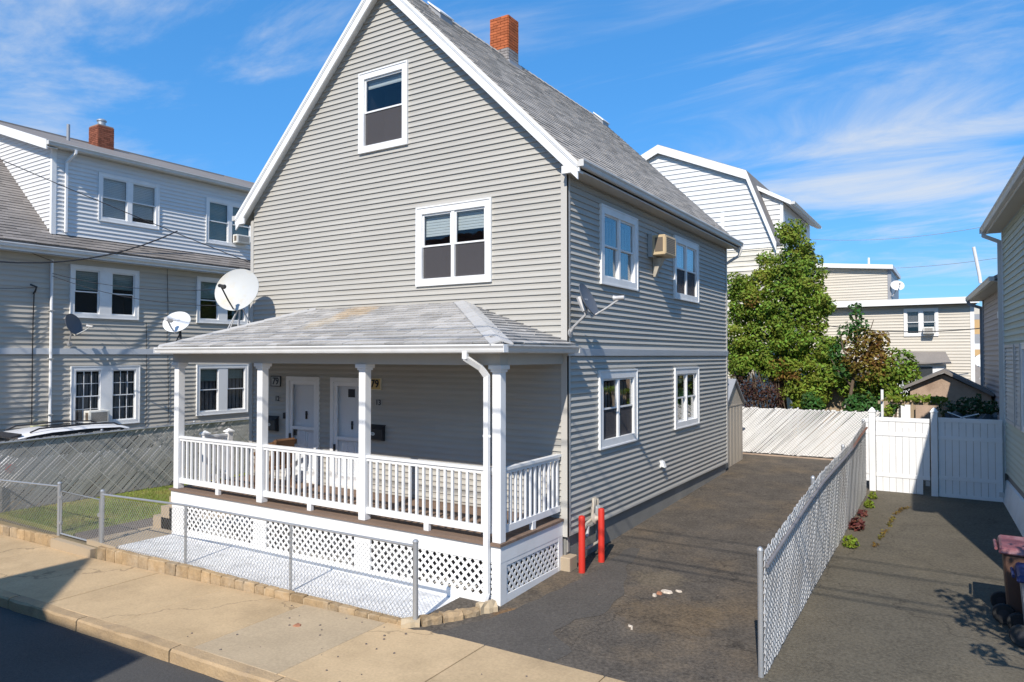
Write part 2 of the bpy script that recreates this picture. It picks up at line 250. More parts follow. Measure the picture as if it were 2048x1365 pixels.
# ------------------------------------------------------------------ mesh helpers
class MB:
    def __init__(s): s.v = []; s.f = []
    def add(s, vs, fs):
        o = len(s.v); s.v += [tuple(p) for p in vs]; s.f += [tuple(i+o for i in f) for f in fs]; return s
    BF = [(0, 3, 2, 1), (4, 5, 6, 7), (0, 1, 5, 4), (1, 2, 6, 5), (2, 3, 7, 6), (3, 0, 4, 7)]
    def hexa(s, p8): return s.add(p8, s.BF)
    def box(s, x0, x1, y0, y1, z0, z1):
        return s.hexa([(x0, y0, z0), (x1, y0, z0), (x1, y1, z0), (x0, y1, z0), (x0, y0, z1), (x1, y0, z1), (x1, y1, z1), (x0, y1, z1)])
    def fbox(s, F, u0, u1, d0, d1, z0, z1):
        return s.hexa([F(u0, d0, z0), F(u1, d0, z0), F(u1, d1, z0), F(u0, d1, z0), F(u0, d0, z1), F(u1, d0, z1), F(u1, d1, z1), F(u0, d1, z1)])
    def quad(s, a, b, c, d): return s.add([a, b, c, d], [(0, 1, 2, 3)])
    def bar(s, a, b, w, h, up=(0, 0, 1)):
        a = Vector(a); b = Vector(b); t = (b-a).normalized(); up = Vector(up)
        sd_ = t.cross(up)
        if sd_.length < 1e-4: sd_ = t.cross(Vector((1, 0, 0)))
        sd_.normalize(); up = sd_.cross(t)
        p = []
        for q in (a, b):
            p += [q - sd_*w/2 - up*h/2, q + sd_*w/2 - up*h/2, q + sd_*w/2 + up*h/2, q - sd_*w/2 + up*h/2]
        return s.hexa(p)
    def tube(s, pts, r, n=8, cap=True):
        pts = [Vector(p) for p in pts]; rr = r if isinstance(r, (list, tuple)) else [r]*len(pts)
        o = len(s.v); prev = None
        for i, p in enumerate(pts):
            if i == 0: t = pts[1]-p
            elif i == len(pts)-1: t = p-pts[i-1]
            else: t = (pts[i+1]-p).normalized()+(p-pts[i-1]).normalized()
            t.normalize()
            if prev is None:
                a = Vector((0, 0, 1)) if abs(t.z) < 0.9 else Vector((1, 0, 0))
            else: a = prev
            sx = t.cross(a)
            if sx.length < 1e-5: sx = t.cross(Vector((0.3, 1, 0.2)))
            sx.normalize(); sy = sx.cross(t).normalized(); prev = sy
            for k in range(n):
                an = 2*math.pi*k/n
                s.v.append(tuple(p + sx*(math.cos(an)*rr[i]) + sy*(math.sin(an)*rr[i])))
        for i in range(len(pts)-1):
            for k in range(n):
                s.f.append((o+i*n+k, o+i*n+(k+1) % n, o+(i+1)*n+(k+1) % n, o+(i+1)*n+k))
        if cap:
            s.f.append(tuple(o+k for k in range(n))[::-1]); s.f.append(tuple(o+(len(pts)-1)*n+k for k in range(n)))
        return s
    def lathe(s, prof, n=16, org=(0, 0, 0), axis=(0, 0, 1)):
        ax = Vector(axis).normalized(); a = Vector((1, 0, 0)) if abs(ax.x) < 0.9 else Vector((0, 1, 0))
        sx = ax.cross(a).normalized(); sy = ax.cross(sx); O = Vector(org); o = len(s.v)
        for r, h in prof:
            for k in range(n):
                an = 2*math.pi*k/n; s.v.append(tuple(O+ax*h+sx*(r*math.cos(an))+sy*(r*math.sin(an))))
        for i in range(len(prof)-1):
            for k in range(n):
                s.f.append((o+i*n+k, o+i*n+(k+1) % n, o+(i+1)*n+(k+1) % n, o+(i+1)*n+k))
        s.f.append(tuple(o+k for k in range(n))[::-1]); s.f.append(tuple(o+(len(prof)-1)*n+k for k in range(n)))
        return s
    def extrude(s, poly, vec):
        poly = [Vector(p) for p in poly]; v = Vector(vec); n = len(poly); o = len(s.v)
        s.v += [tuple(p) for p in poly]+[tuple(p+v) for p in poly]
        s.f.append(tuple(o+i for i in range(n))[::-1]); s.f.append(tuple(o+n+i for i in range(n)))
        for i in range(n): s.f.append((o+i, o+(i+1) % n, o+n+(i+1) % n, o+n+i))
        return s
    def mesh(s, name, m, smooth=False, bevel=0):
        me = bpy.data.meshes.new(name); me.from_pydata(s.v, [], s.f)
        if bevel:
            bm = bmesh.new(); bm.from_mesh(me)
            bmesh.ops.bevel(bm, geom=bm.edges[:], offset=bevel, segments=1, profile=0.5, affect='EDGES', clamp_overlap=True)
            bm.to_mesh(me); bm.free()
        me.materials.append(MATS[m] if isinstance(m, str) else m)
        if smooth:
            me.polygons.foreach_set('use_smooth', [True]*len(me.polygons))
            try: me.set_sharp_from_angle(angle=R(38))
            except Exception: pass
        return me
    def build(s, name, m, parent=None, smooth=False, bevel=0, kind=None, label=None):
        return place(name, s.mesh(name, m, smooth, bevel), parent, kind=kind, label=label)
IDT = Matrix.Identity(4)
WORLD = {}
def place(name, me, parent=None, loc=(0, 0, 0), rotz=0.0, kind=None, label=None, scale=None):
    o = bpy.data.objects.new(name, me); COL.objects.link(o)
    o.location = loc
    if rotz: o.rotation_euler = (0, 0, rotz)
    if scale: o.scale = scale
    if parent is not None:
        o.parent = parent
        if parent.name in WORLD: o.matrix_parent_inverse = WORLD[parent.name]
    if kind: o['kind'] = kind
    if label: o['label'] = label
    return o
def thing(name, label, cat, loc=(0, 0, 0), group=None):
    o = bpy.data.objects.new(name, None); COL.objects.link(o); o.location = loc; o.empty_display_size = 0.2
    o['label'] = label; o['category'] = cat
    if group: o['group'] = group
    WORLD[o.name] = Matrix.Translation(-Vector(loc)); return o
def part_empty(name, parent):
    o = bpy.data.objects.new(name, None); COL.objects.link(o); o.parent = parent; o.empty_display_size = 0.1
    if parent.name in WORLD: o.matrix_parent_inverse = WORLD[parent.name]
    return o
def tag(o, label, cat, group=None, kind=None):
    o['label'] = label; o['category'] = cat
    if group: o['group'] = group
    if kind: o['kind'] = kind
    return o
def struct(o, label=None):
    o['kind'] = 'structure'
    if label: o['label'] = label
    return o
def frame(O, U, N):
    O = Vector(O); U = Vector(U); N = Vector(N)
    def F(u, d, z): return (O.x+U.x*u+N.x*d, O.y+U.y*u+N.y*d, O.z+z)
    F.N = N; F.U = U
    return F
def text_mesh(txt, size, m, depth=0.004):
    cu_ = bpy.data.curves.new('lettering', 'FONT'); cu_.body = txt; cu_.size = size; cu_.extrude = depth; cu_.align_x = 'CENTER'; cu_.align_y = 'CENTER'; cu_.offset = size*0.018
    ob = bpy.data.objects.new('lettering', cu_); COL.objects.link(ob)
    dg = bpy.context.evaluated_depsgraph_get(); me = bpy.data.meshes.new_from_object(ob.evaluated_get(dg))
    bpy.data.objects.remove(ob); bpy.data.curves.remove(cu_)
    me.materials.clear(); me.materials.append(MATS[m]); return me
def text_on(F, u, d, z, txt, size, m, parent, name='lettering'):
    me = text_mesh(txt, size, m)
    for v in me.vertices:
        x, y, q = v.co; v.co = F(u+x, d+q, z+y)
    return place(name, me, parent)

# ------------------------------------------------------------------ walls, windows
def siding(parent, F, u0, u1, z0, z1, e, m, holes=(), clip=None, joined=False, name='siding_board', joints=None, lip=0.020, back=-0.05):
    """horizontal boards, lower edge proud; holes = (u0,u1,z0,z1) cut out; clip(z) -> (umin,umax)"""
    z = z0; J = MB() if joined else None
    while z < z1-1e-4:
        zt = min(z+e, z1)
        a0, b0 = (u0, u1); a1, b1 = (u0, u1)
        if clip:
            c0 = clip(z); c1 = clip(zt)
            a0, b0 = max(a0, c0[0]), min(b0, c0[1]); a1, b1 = max(a1, c1[0]), min(b1, c1[1])
        if b1 - a1 < 0.02: b1 = a1 = (a0+b0)/2; b1 += 0.01
        cuts = sorted((h[0], h[1]) for h in holes if h[2] < zt-0.004 and h[3] > z+0.004)
        segs = []; cur0, cur1 = a0, a1
        for h0, h1 in cuts:
            if h0 > cur0: segs.append((cur0, h0, cur1, h0))
            cur0 = cur1 = h1
        segs.append((cur0, b0, cur1, b1))
        if joints:
            rj = random.Random(int((z-z0)/e/2+1e-6)*7+joints); new = []
            for sg in segs:
                if sg[1]-sg[0] > 3.3 and sg[3]-sg[2] > 3.0:
                    c = sg[0]+(sg[1]-sg[0])*rj.uniform(.28, .72); new += [(sg[0], c-.001, sg[2], c-.001), (c+.001, sg[1], c+.001, sg[3], 1)]
                else: new.append(sg)
            segs = new
        for h in holes:
            if not (h[2] < zt-0.004 and h[3] > z+0.004): continue
            fz = []
            if h[2] > z+0.006: fz.append((z, h[2], lip, 0.001))
            if h[3] < zt-0.006: fz.append((h[3], zt, 0.004, 0.0))
            for (za, zb_, la, lb) in fz:
                hp = [F(h[0], back, za), F(h[1], back, za), F(h[1], la, za), F(h[0], la, za), F(h[0], back, zb_), F(h[1], back, zb_), F(h[1], lb, zb_), F(h[0], lb, zb_)]
                if joined: J.hexa(hp)
                else: MB().hexa(hp).build(name, m, parent)
        for sg in segs:
            s0, e0, s1, e1 = sg[:4]; pd = 0.0025 if len(sg) > 4 else 0.0
            if e0-s0 < 0.03: continue
            q = 0.5; zm = z+(zt-z)*q; sm = s0+(s1-s0)*q; em = e0+(e1-e0)*q
            p = [F(s0, back, z), F(e0, back, z), F(e0, lip+pd, z), F(s0, lip+pd, z), F(s1, back, zt), F(e1, back, zt), F(e1, 0.0+pd*.5, zt), F(s1, 0.0+pd*.5, zt), F(sm, 0.001+pd, zm), F(em, 0.001+pd, zm)]
            fs = [(0, 3, 2, 1), (4, 5, 6, 7), (0, 1, 5, 4), (3, 8, 9, 2), (8, 7, 6, 9), (0, 4, 7, 8, 3), (1, 2, 9, 6, 5)]
            if joined: J.add(p, fs)
            else: MB().add(p, fs).build(name, m, parent)
        z = zt
    if joined: J.build('siding', m, parent, kind='stuff')
def ring(mb, F, u0, u1, z0, z1, wd, d0, d1, wb=None, wt=None):
    wb = wd if wb is None else wb; wt = wd if wt is None else wt
    mb.fbox(F, u0, u0+wd, d0, d1, z0, z1); mb.fbox(F, u1-wd, u1, d0, d1, z0, z1)
    mb.fbox(F, u0+wd, u1-wd, d0, d1, z0, z0+wb); mb.fbox(F, u0+wd, u1-wd, d0, d1, z1-wt, z1)
HOLE = 0.07
def window(parent, F, u0, u1, z0, z1, cw=0.11, units=2, mull=0.07, grid=None, blind=0.0, bm_='blind_pale', screen=True, low='curtain_grey', proud=0.04, sm='white_trim', split=0.5, lowdrop=0.0):
    c = MB(); ring(c, F, u0, u1, z0, z1, cw, -0.06, proud)
    ring(c, F, u0-0.012, u1+0.012, z0-0.012, z1+0.012, 0.026, 0.0, proud+0.012)         # back band
    iu0, iu1 = u0+cw, u1-cw; iz0, iz1 = z0+cw, z1-cw
    uw = (iu1-iu0-(units-1)*mull)/units
    for k in range(units-1):
        a = iu0+uw*(k+1)+mull*k; c.fbox(F, a, a+mull, -0.06, proud-0.012, iz0, iz1)
    wobj = c.build('window', sm, parent)
    zm = iz0+(iz1-iz0)*split
    for k in range(units):
        a = iu0+(uw+mull)*k; b = a+uw; st = 0.034
        up = MB(); ring(up, F, a, b, zm-0.012, iz1, st, -0.018, 0.008, wb=0.03); up.build('sash', sm, wobj)
        lo = MB(); ring(lo, F, a, b, iz0, zm+0.016, st, -0.046, -0.020, wt=0.03); lo.build('sash', sm, wobj)
        MB().fbox(F, a+st, b-st, -0.007, -0.003, zm+0.018, iz1-st).build('pane', 'glass', wobj)
        MB().fbox(F, a+st, b-st, -0.035, -0.031, iz0+st, zm-0.014).build('pane', 'glass', wobj)
        if screen: MB().fbox(F, a+0.006, b-0.006, -0.012, -0.009, iz0+0.004, zm-0.006).build('insect_screen', 'screen', wobj)
        if grid:
            g = MB(); nx, nz = grid
            for (q0, q1, dd) in ((zm+0.018, iz1-st, 0.0), (iz0+st, zm-0.014, -0.028)):
                for i in range(1, nx):
                    x = a+st+(b-a-2*st)*i/nx; g.fbox(F, x-0.008, x+0.008, dd-0.006, dd+0.005, q0, q1)
                for i in range(1, nz):
                    zz = q0+(q1-q0)*i/nz; g.fbox(F, a+st, b-st, dd-0.005, dd+0.004, zz-0.008, zz+0.008)
            g.build('muntin', sm, wobj)
        if blind:
            bl = MB(); zb = iz1-(iz1-iz0)*blind*(1 if k % 2 == 0 else 0.86); zz = iz1
            while zz > zb:
                bl.fbox(F, a+0.01, b-0.01, -0.085, -0.075, max(zz-0.05, zb), zz-0.006); zz -= 0.05
            bl.build('blind', bm_, wobj)
        if low: 
            cu2 = MB(); n = 9
            for i in range(n):
                x = a+(b-a)*i/n; cu2.fbox(F, x, x+(b-a)/n*0.8, -0.14-0.02*(i % 2), -0.13-0.02*(i % 2), iz0, iz0+(iz1-iz0)*(0.93 if low == 'curtain_grey' else 0.5))
            cu2.build('curtain', low, wobj)
    q = MB(); D = -0.55
    q.quad(F(iu0, D, iz0), F(iu1, D, iz0), F(iu1, D, iz1), F(iu0, D, iz1)); q.quad(F(iu0, D, iz0), F(iu0, -0.06, iz0), F(iu0, -0.06, iz1), F(iu0, D, iz1))
    q.quad(F(iu1, D, iz0), F(iu1, -0.06, iz0), F(iu1, -0.06, iz1), F(iu1, D, iz1)); q.quad(F(iu0, D, iz0), F(iu1, D, iz0), F(iu1, -0.06, iz0), F(iu0, -0.06, iz0)); q.quad(F(iu0, D, iz1), F(iu1, D, iz1), F(iu1, -0.06, iz1), F(iu0, -0.06, iz1))
    q.build('room_recess', 'interior_dark', wobj)
    return wobj
def hole(w): return (w[0]+HOLE, w[1]-HOLE, w[2]+HOLE, w[3]-HOLE)
def shingles(O, A, S, length, slope_len, e, tab, m, lims=None, parent=None, single=False, name='shingle', thick=0.017, maxsingle=10**9, seed=1):
    """O eave start, A along-eave unit, S up-slope unit; lims(s)->(a0,a1)"""
    rr = random.Random(seed); O = Vector(O); A = Vector(A).normalized(); S = Vector(S).normalized(); Nn = A.cross(S).normalized()
    if Nn.z < 0: Nn = -Nn
    J = MB(); n = 0; s = 0.0; row = 0
    while s < slope_len-0.02:
        s1 = min(s+e*1.25, slope_len)
        a0, a1 = lims(s) if lims else (0, length)
        b0, b1 = lims(min(s1, slope_len)) if lims else (0, length)
        x = a0-rr.uniform(0, tab)
        while x < a1-0.01:
            x0 = max(x, a0); x1 = min(x+tab*rr.choice((0.75, 1.0, 1.0, 1.2)), a1); nx = x+ (x1-x if x1 < a1 else 9e9)
            if x1-x0 > 0.03:
                t = thick*rr.uniform(0.6, 1.35); ds = rr.uniform(-0.008, 0.006)
                y0 = max(x0+0.003, b0) if x0 <= a0+1e-6 else x0+0.003
                y1 = min(x1-0.003, b1) if x1 >= a1-1e-6 else x1-0.003
                if y1 <= y0: y1 = y0+0.01
                P = lambda a, q, h: O+A*a+S*q+Nn*h
                p = [P(x0+0.003, s+ds, 0), P(x1-0.003, s+ds, 0), P(y1, s1, 0), P(y0, s1, 0), P(x0+0.003, s+ds, t+0.006), P(x1-0.003, s+ds, t+0.006), P(y1, s1, 0.002), P(y0, s1, 0.002)]
                if single and n < maxsingle: MB().hexa(p).build(name, m, parent)
                else: J.hexa(p)
                n += 1
            x = nx if nx < 1e8 else 1e9
        s += e; row += 1
    if J.v: J.build('shingles', m, parent, kind='stuff')
    return n
def bricks(parent, x0, x1, y0, y1, z0, z1, m, single=True, L=0.2, H=0.065, gap=0.01, topz=None, skip=None):
    me = {}
    J = MB()
    z = z0; row = 0
    while z+H <= z1+1e-6:
        for side in range(4):
            ln = (x1-x0) if side in (0, 2) else (y1-y0)
            off = 0 if row % 2 == 0 else -L/2
            u = off
            while u < ln-0.02:
                a = max(u, 0)+ (gap/2); b = min(u+L, ln)-gap/2; u += L
                if b-a < 0.03: continue
                d = rnd.uniform(-0.002, 0.004)
                if side == 0: q = (x0+a, x0+b, y0-0.012-d, y0+0.02, z, z+H-gap)
                elif side == 2: q = (x0+a, x0+b, y1-0.02, y1+0.012+d, z, z+H-gap)
                elif side == 1: q = (x1-0.02, x1+0.012+d, y0+a, y0+b, z, z+H-gap)
                else: q = (x0-0.012-d, x0+0.02, y0+a, y0+b, z, z+H-gap)
                mm = m(z) if callable(m) else m
                if single and side in (0, 1): MB().box(*q).build('brick', mm, parent)
                else: J.box(*q)
        z += H; row += 1
    if J.v: J.build('bricks', m(z0+(z1-z0)*0.8) if callable(m) else m, parent, kind='stuff')

# ------------------------------------------------------------------ levels of the ground
def interp(x, tab):
    if x <= tab[0][0]: return tab[0][1]
    for (a, b), (c, d) in zip(tab, tab[1:]):
        if x <= c: return b+(d-b)*(x-a)/(c-a)
    return tab[-1][1]
def zs(x): return interp(x, [(-60, -0.75), (-12.5, -0.37), (-8, -0.30), (-3.7, -0.125), (-0.67, -0.028), (3, 0.0), (60, 0.0)])
def zd(y): return -0.034+0.0285*(min(max(y, -2.95), 14)+2.95)
def zyard(x, y):
    t = min(max((x+7.7)/7.7, 0), 1); return (1-t)*(-0.07)+t*zd(y)

# ================================================================== SETTING
# ground: one sheet to the horizon, a little under everything laid on it
g = MB()
xs = [-900, -300, -80, -40, -26, -18, -14, -12.6, -9, -7.7, -4, 0, 3.5, 6, 9, 16, 40, 90, 300, 900]
ys = [-900, -300, -80, -40, -24, -14.2, -14.0, -12.55, -12.4, -4.95, -4.85, -3.0, -2.9, 0, 3, 6, 9, 12.4, 16, 22, 30, 45, 80, 300, 900]
def zground(x, y):
    if y > -2.95: return zyard(x, y)-0.06
    return zs(x)-0.36
for y in ys:
    for x in xs: g.v.append((x, y, zground(x, y)))
nx = len(xs)
for j in range(len(ys)-1):
    for i in range(nx-1): g.f.append((j*nx+i, j*nx+i+1, (j+1)*nx+i+1, (j+1)*nx+i))
struct(g.build('ground', 'soil'))
# road
r = MB(); xr = [-80, -40, -20, -12.5, -8, -5.5, -3.7, -2, -0.67, 1.2, 3, 8, 20, 40, 80]
def strip(mb, xl, y0, y1, f):
    o = len(mb.v)
    for x in xl: mb.v += [(x, y0, f(x)), (x, y1, f(x))]
    for i in range(len(xl)-1): mb.f.append((o+2*i, o+2*i+2, o+2*i+3, o+2*i+1))
strip(r, xr, -12.4, -4.86, lambda x: zs(x)-0.15)
struct(r.build('road', 'road_asphalt'))
# far pavement across the street
r = MB()
for a, b in zip(xr, xr[1:]):
    r.hexa([(a, -14.2, zs(a)-0.4), (b, -14.2, zs(b)-0.4), (b, -12.4, zs(b)-0.4), (a, -12.4, zs(a)-0.4), (a, -14.2, zs(a)), (b, -14.2, zs(b)), (b, -12.4, zs(b)), (a, -12.4, zs(a))])
struct(r.build('pavement', 'sidewalk_grey'))
# sidewalk: bed + slabs
r = MB(); strip(r, xr, -4.78, -2.6, lambda x: zs(x)-0.045)
sidewalk = struct(r.build('sidewalk', 'mulch'))
joints = [-31.4, -29.6, -27.8, -26, -24.2, -22.4, -20.6, -18.8, -17, -15.2, -13.3, -11.5, -9.7, -7.9, -6.1, -4.3, -2.57, -1.05, 0.45, 2.0, 3.6, 5.3, 7, 8.7, 10.4, 12.1, 13.8]
for i, (a, b) in enumerate(zip(joints, joints[1:])):
    a += 0.006; b -= 0.006; y0, y1 = -4.715, -2.99
    if a > -1.2: y1 = -2.925
    dz = rnd.uniform(-0.004, 0.004)
    mb = MB()
    pieces = [(a, b)]
    for (c, d) in pieces:
        mb.hexa([(c, y0, zs(c)-0.09), (d, y0, zs(d)-0.09), (d, y1, zs(d)-0.09), (c, y1, zs(c)-0.09), (c, y0, zs(c)+dz), (d, y0, zs(d)+dz), (d, y1, zs(d)+dz), (c, y1, zs(c)+dz)])
    mb.build('slab', 'sidewalk_grey' if abs(a+2.57) < 0.05 else 'sidewalk_concrete', sidewalk, bevel=0.006)
# kerb: granite stones
r = MB(); strip(r, xr, -4.90, -4.70, lambda x: zs(x)-0.2)
kerb = struct(r.build('kerb', 'mulch'))
kx = -30.0
ks = [-30, -27.6, -25.2, -23, -20.9, -18.4, -16.2, -13.9, -11.6, -9.2, -6.9, -4.9, -2.75, -0.9, 1.0, 3.0, 5.2, 7.5, 9.9, 12]
for a, b in zip(ks, ks[1:]):
    a += 0.012; b -= 0.012; n = 7
    mb = MB(); rr = random.Random(int(a*100))
    for i in range(n+1):
        x = a+(b-a)*i/n; j = lambda s_: rr.uniform(-s_, s_)
        mb.v += [(x, -4.895+j(.006), zs(x)-0.3), (x, -4.89+j(.012), zs(x)-0.02+j(.007)), (x, -4.868+j(.01), zs(x)+0.004+j(.005)), (x, -4.728+j(.008), zs(x)+0.006+j(.004)), (x, -4.72, zs(x)-0.3)]
    for i in range(n):
        for k in range(5):
            mb.f.append((i*5+k, (i+1)*5+k, (i+1)*5+(k+1) % 5, i*5+(k+1) % 5))
    mb.f.append((0, 1, 2, 3, 4)); mb.f.append(tuple(n*5+k for k in (4, 3, 2, 1, 0)))
    mb.build('kerb_stone', 'kerb_granite', kerb, smooth=False)

# driveways
def sheet(name, pts_f, m, nx_=24, ny_=40):
    """pts_f(s,t) -> (x,y); z follows the driveway fall"""
    mb = MB()
    for j in range(ny_+1):
        for i in range(nx_+1):
            x, y, z = pts_f(i/nx_, j/ny_); mb.v.append((x, y, z))
    for j in range(ny_):
        for i in range(nx_): mb.f.append((j*(nx_+1)+i, j*(nx_+1)+i+1, (j+1)*(nx_+1)+i+1, (j+1)*(nx_+1)+i))
    return struct(mb.build(name, m, smooth=True))
def wob(x, y, a=0.0): return 0.0*(math.sin(x*1.9+y*0.7)+math.sin(y*1.3-x*0.8+1.0))*0.5
def f1(s, t):
    x = -0.75+(3.42+0.75)*s; y0 = -3.0; y = y0+(12.15-y0)*t
    return (x, y, zd(y)+0.004+wob(x, y)*min(1, (y-y0)*1.5))
sheet('driveway', f1, 'asphalt')
def f2(s, t):
    x = 3.42+(8.5-3.42)*s; y0 = -3.0; y = y0+(12.3-y0)*t
    return (x, y, zd(y)+0.003+wob(x, y)*min(1, (y-y0)*1.5))
sheet('driveway', f2, 'asphalt_side')
# newer asphalt patch with an irregular edge, laid over the driveway by the house
def f3(s, t):
    y = -2.95+(1.55+2.95)*t
    e = interp(y, [(-3, 1.35), (-2.5, 1.4), (-2.2, 0.95), (-1.7, 1.02), (-1.45, 1.25), (-0.6, 1.2), (0.1, 0.95), (0.6, 0.75), (1.2, 0.7), (1.6, 0.55)])+0.02*math.sin(y*9)
    lft = interp(y, [(-3, -0.35), (-2.2, 0.06), (-1.6, 0.2), (-0.6, 0.35), (0.2, 0.42), (1.6, 0.4)])+0.02*math.sin(y*13)
    x = lft+(e-lft)*s
    return (x, y, zd(y)+0.009+wob(x, y)*min(1, (y+2.9)*1.5))
sheet('asphalt_patch', f3, 'asphalt_new', 12, 44)

# yard surfaces on the left
def slab(name, poly, z, th, m, parent=None):
    return MB().extrude([(x, y, z-th) for x, y in poly], (0, 0, th)).build(name, m, parent)
struct(slab('patio', [(-7.62, -2.86), (-0.72, -2.86), (-0.16, -2.02), (-0.10, -0.05), (-7.55, -0.05)], -0.028, 0.3, 'patio_white'))
struct(slab('garden_path', [(-8.62, -2.9), (-7.63, -2.9), (-7.60, 0.9), (-8.62, 0.9)], -0.045, 0.3, 'path_concrete'))
struct(slab('mulch_bed', [(-9.35, -2.75), (-8.63, -2.75), (-8.63, 9), (-9.45, 9)], -0.055, 0.1, 'mulch'))
struct(slab('gate_threshold', [(-9.72, -3.02), (-8.25, -3.02), (-8.25, -2.78), (-9.72, -2.78)], -0.15, 0.25, 'path_concrete'))
lawn = struct(slab('lawn', [(-12.6, -2.78), (-9.36, -2.78), (-9.46, 12), (-12.6, 12)], -0.06, 0.1, 'lawn'))
gm = MB(); rg = random.Random(3)
for i in range(26000):
    x = rg.uniform(-12.55, -9.38); y = -2.74+9.5*rg.random()**1.25
    if math.sin(x*2.3+1)+math.sin(y*1.9+x)+rg.uniform(-1, 1) < -1.3: continue
    h = rg.uniform(0.02, 0.075); a = rg.uniform(0, 6.28); wv = rg.uniform(0.004, 0.009); lx, ly = rg.uniform(-.03, .03), rg.uniform(-.03, .03)
    ca, sa = math.cos(a)*wv, math.sin(a)*wv
    gm.add([(x-ca, y-sa, -0.06), (x+ca, y+sa, -0.06), (x+lx, y+ly, -0.06+h)], [(0, 1, 2)])
go = gm.build('grass', 'grass_blade'); tag(go, 'short patchy green and yellowed grass in the left front yard', 'grass', kind='stuff')

# ================================================================== THE GREY HOUSE
HW, HD = 7.69, 9.1
house = thing('house', 'grey vinyl-sided gabled two-storey house with a white front porch', 'house', (-3.845, 4.5, 0))
FF = frame((0, 0, 0), (1, 0, 0), (0, -1, 0))        # front: u = x
FS = frame((0, 0, 0), (0, 1, 0), (1, 0, 0))         # right side: u = y
FL = frame((-HW, 0, 0), (0, 1, 0), (-1, 0, 0))
FB = frame((0, HD, 0), (1, 0, 0), (0, 1, 0))
RX, RZ, SL = -3.845, 10.55, 0.9965                   # ridge and slope
def roofz(x): return RZ-abs(x-RX)*SL
ZB = 0.588
wg = (-4.484, -3.281, 7.292, 8.822); w2 = (-3.044, -1.426, 4.659, 6.066)
d1 = (-6.53, -5.56, 0.84, 2.975); d2 = (-5.24, -4.27, 0.84, 2.975)
sA = (1.216, 2.836, 4.653, 6.018); sB = (4.94, 6.60, 4.653, 6.018); sC = (1.14, 2.788, 1.80, 3.137); sD = (4.943, 6.575, 1.81, 3.125)
wall_front = MB().fbox(FF, -HW+0.02, -0.02, -0.12, -0.055, 0.3, 0.8).build('front_wall', 'siding_grey', house)
def clipf(z):
    k = (RZ-0.13-z)/SL; return (RX-k, RX+k)
siding(wall_front, FF, -HW+0.06, -0.09, 0.788, 10.32, 0.1, 'siding_grey', [hole(wg), hole(w2), (d1[0]+.05, d1[1]-.05, 0, d1[3]-.05), (d2[0]+.05, d2[1]-.05, 0, d2[3]-.05)], clipf, joints=3)
wall_side = MB().fbox(FS, 0.06, HD-0.06, -0.12, -0.055, 0.3, 0.62).build('side_wall', 'siding_grey', house)
siding(wall_side, FS, 0.085, HD-0.07, ZB, 3.40, 0.1, 'siding_grey', [hole(sC), hole(sD)])
siding(wall_side, FS, 0.085, HD-0.07, 3.53, 6.29, 0.1, 'siding_grey', [hole(sA), hole(sB)])
wl = MB(); wl.fbox(FL, 0.06, HD-0.06, -0.12, 0.0, 0.3, 6.3); wl.build('left_wall', 'siding_grey', house)
wb_ = MB().extrude([(-HW+.05, HD-0.05, 0.3), (-.05, HD-0.05, 0.3), (-.05, HD-0.05, 6.55), (RX, HD-0.05, 10.3), (-HW+.05, HD-0.05, 6.55)], (0, 0.05, 0)); wb_.build('rear_wall', 'siding_grey', house)
# inside: floors keep the shell dark
MB().box(-HW+0.15, -0.65, 0.65, HD-0.2, 3.35, 3.4).build('floor', 'interior_mid', house)
MB().box(-HW+0.15, -0.65, 0.65, HD-0.2, 6.3, 6.35).build('floor', 'interior_mid', house)
# foundation
fnd = MB(); fnd.box(-HW+0.05, -0.035, 0.03, HD-0.03, -0.4, ZB+0.02); fnd.build('foundation', 'foundation', house)
MB().box(-0.16, 0.10, -0.10, 0.16, -0.1, 0.26).build('footing', 'path_concrete', house, bevel=0.012)
# corner posts (two faces each)
def corner(F1, u1a, u1b, F2, u2a, u2b, z0, z1):
    c = MB(); c.fbox(F1, u1a, u1b, -0.03, 0.024, z0, z1); c.fbox(F2, u2a, u2b, -0.03, 0.021, z0, z1-0.002); c.build('corner_post', 'trim_grey', house)
corner(FF, -0.09, 0.021, FS, -0.0235, 0.088, ZB-0.03, 6.32)
corner(FF, -HW-0.02, -HW+0.075, FL, -0.023, 0.075, ZB-0.03, 6.32)
corner(FS, HD-0.075, HD+0.02, FB, -0.075, 0.018, ZB-0.03, 6.32)
# band between storeys: sloped drip flashing
bnd = MB(); bnd.hexa([FS(-0.02, -0.02, 3.40), FS(HD+.02, -0.02, 3.40), FS(HD+.02, 0.032, 3.40), FS(-0.02, 0.032, 3.40), FS(-0.02, -0.02, 3.535), FS(HD+.02, -0.02, 3.535), FS(HD+.02, 0.05, 3.52), FS(-0.02, 0.05, 3.52)])
bnd.build('belt_course', 'band_blue', house)
MB().fbox(FS, 0.08, HD-0.08, -0.02, 0.02, ZB-0.03, ZB+0.004).build('starter_strip', 'trim_grey', house)
# windows of the house
window(house, FF, *wg, units=1, cw=0.12, blind=0.13, low=None)
window(house, FF, *w2, units=2, cw=0.12, blind=0.34, low=None)
window(house, FS, *sA, units=2, cw=0.13, blind=0.0, screen=False)
window(house, FS, *sB, units=2, cw=0.13, blind=0.45, screen=True)
window(house, FS, *sC, units=2, cw=0.14, blind=0.0, screen=True)
window(house, FS, *sD, units=2, cw=0.13, blind=0.2, screen=False)

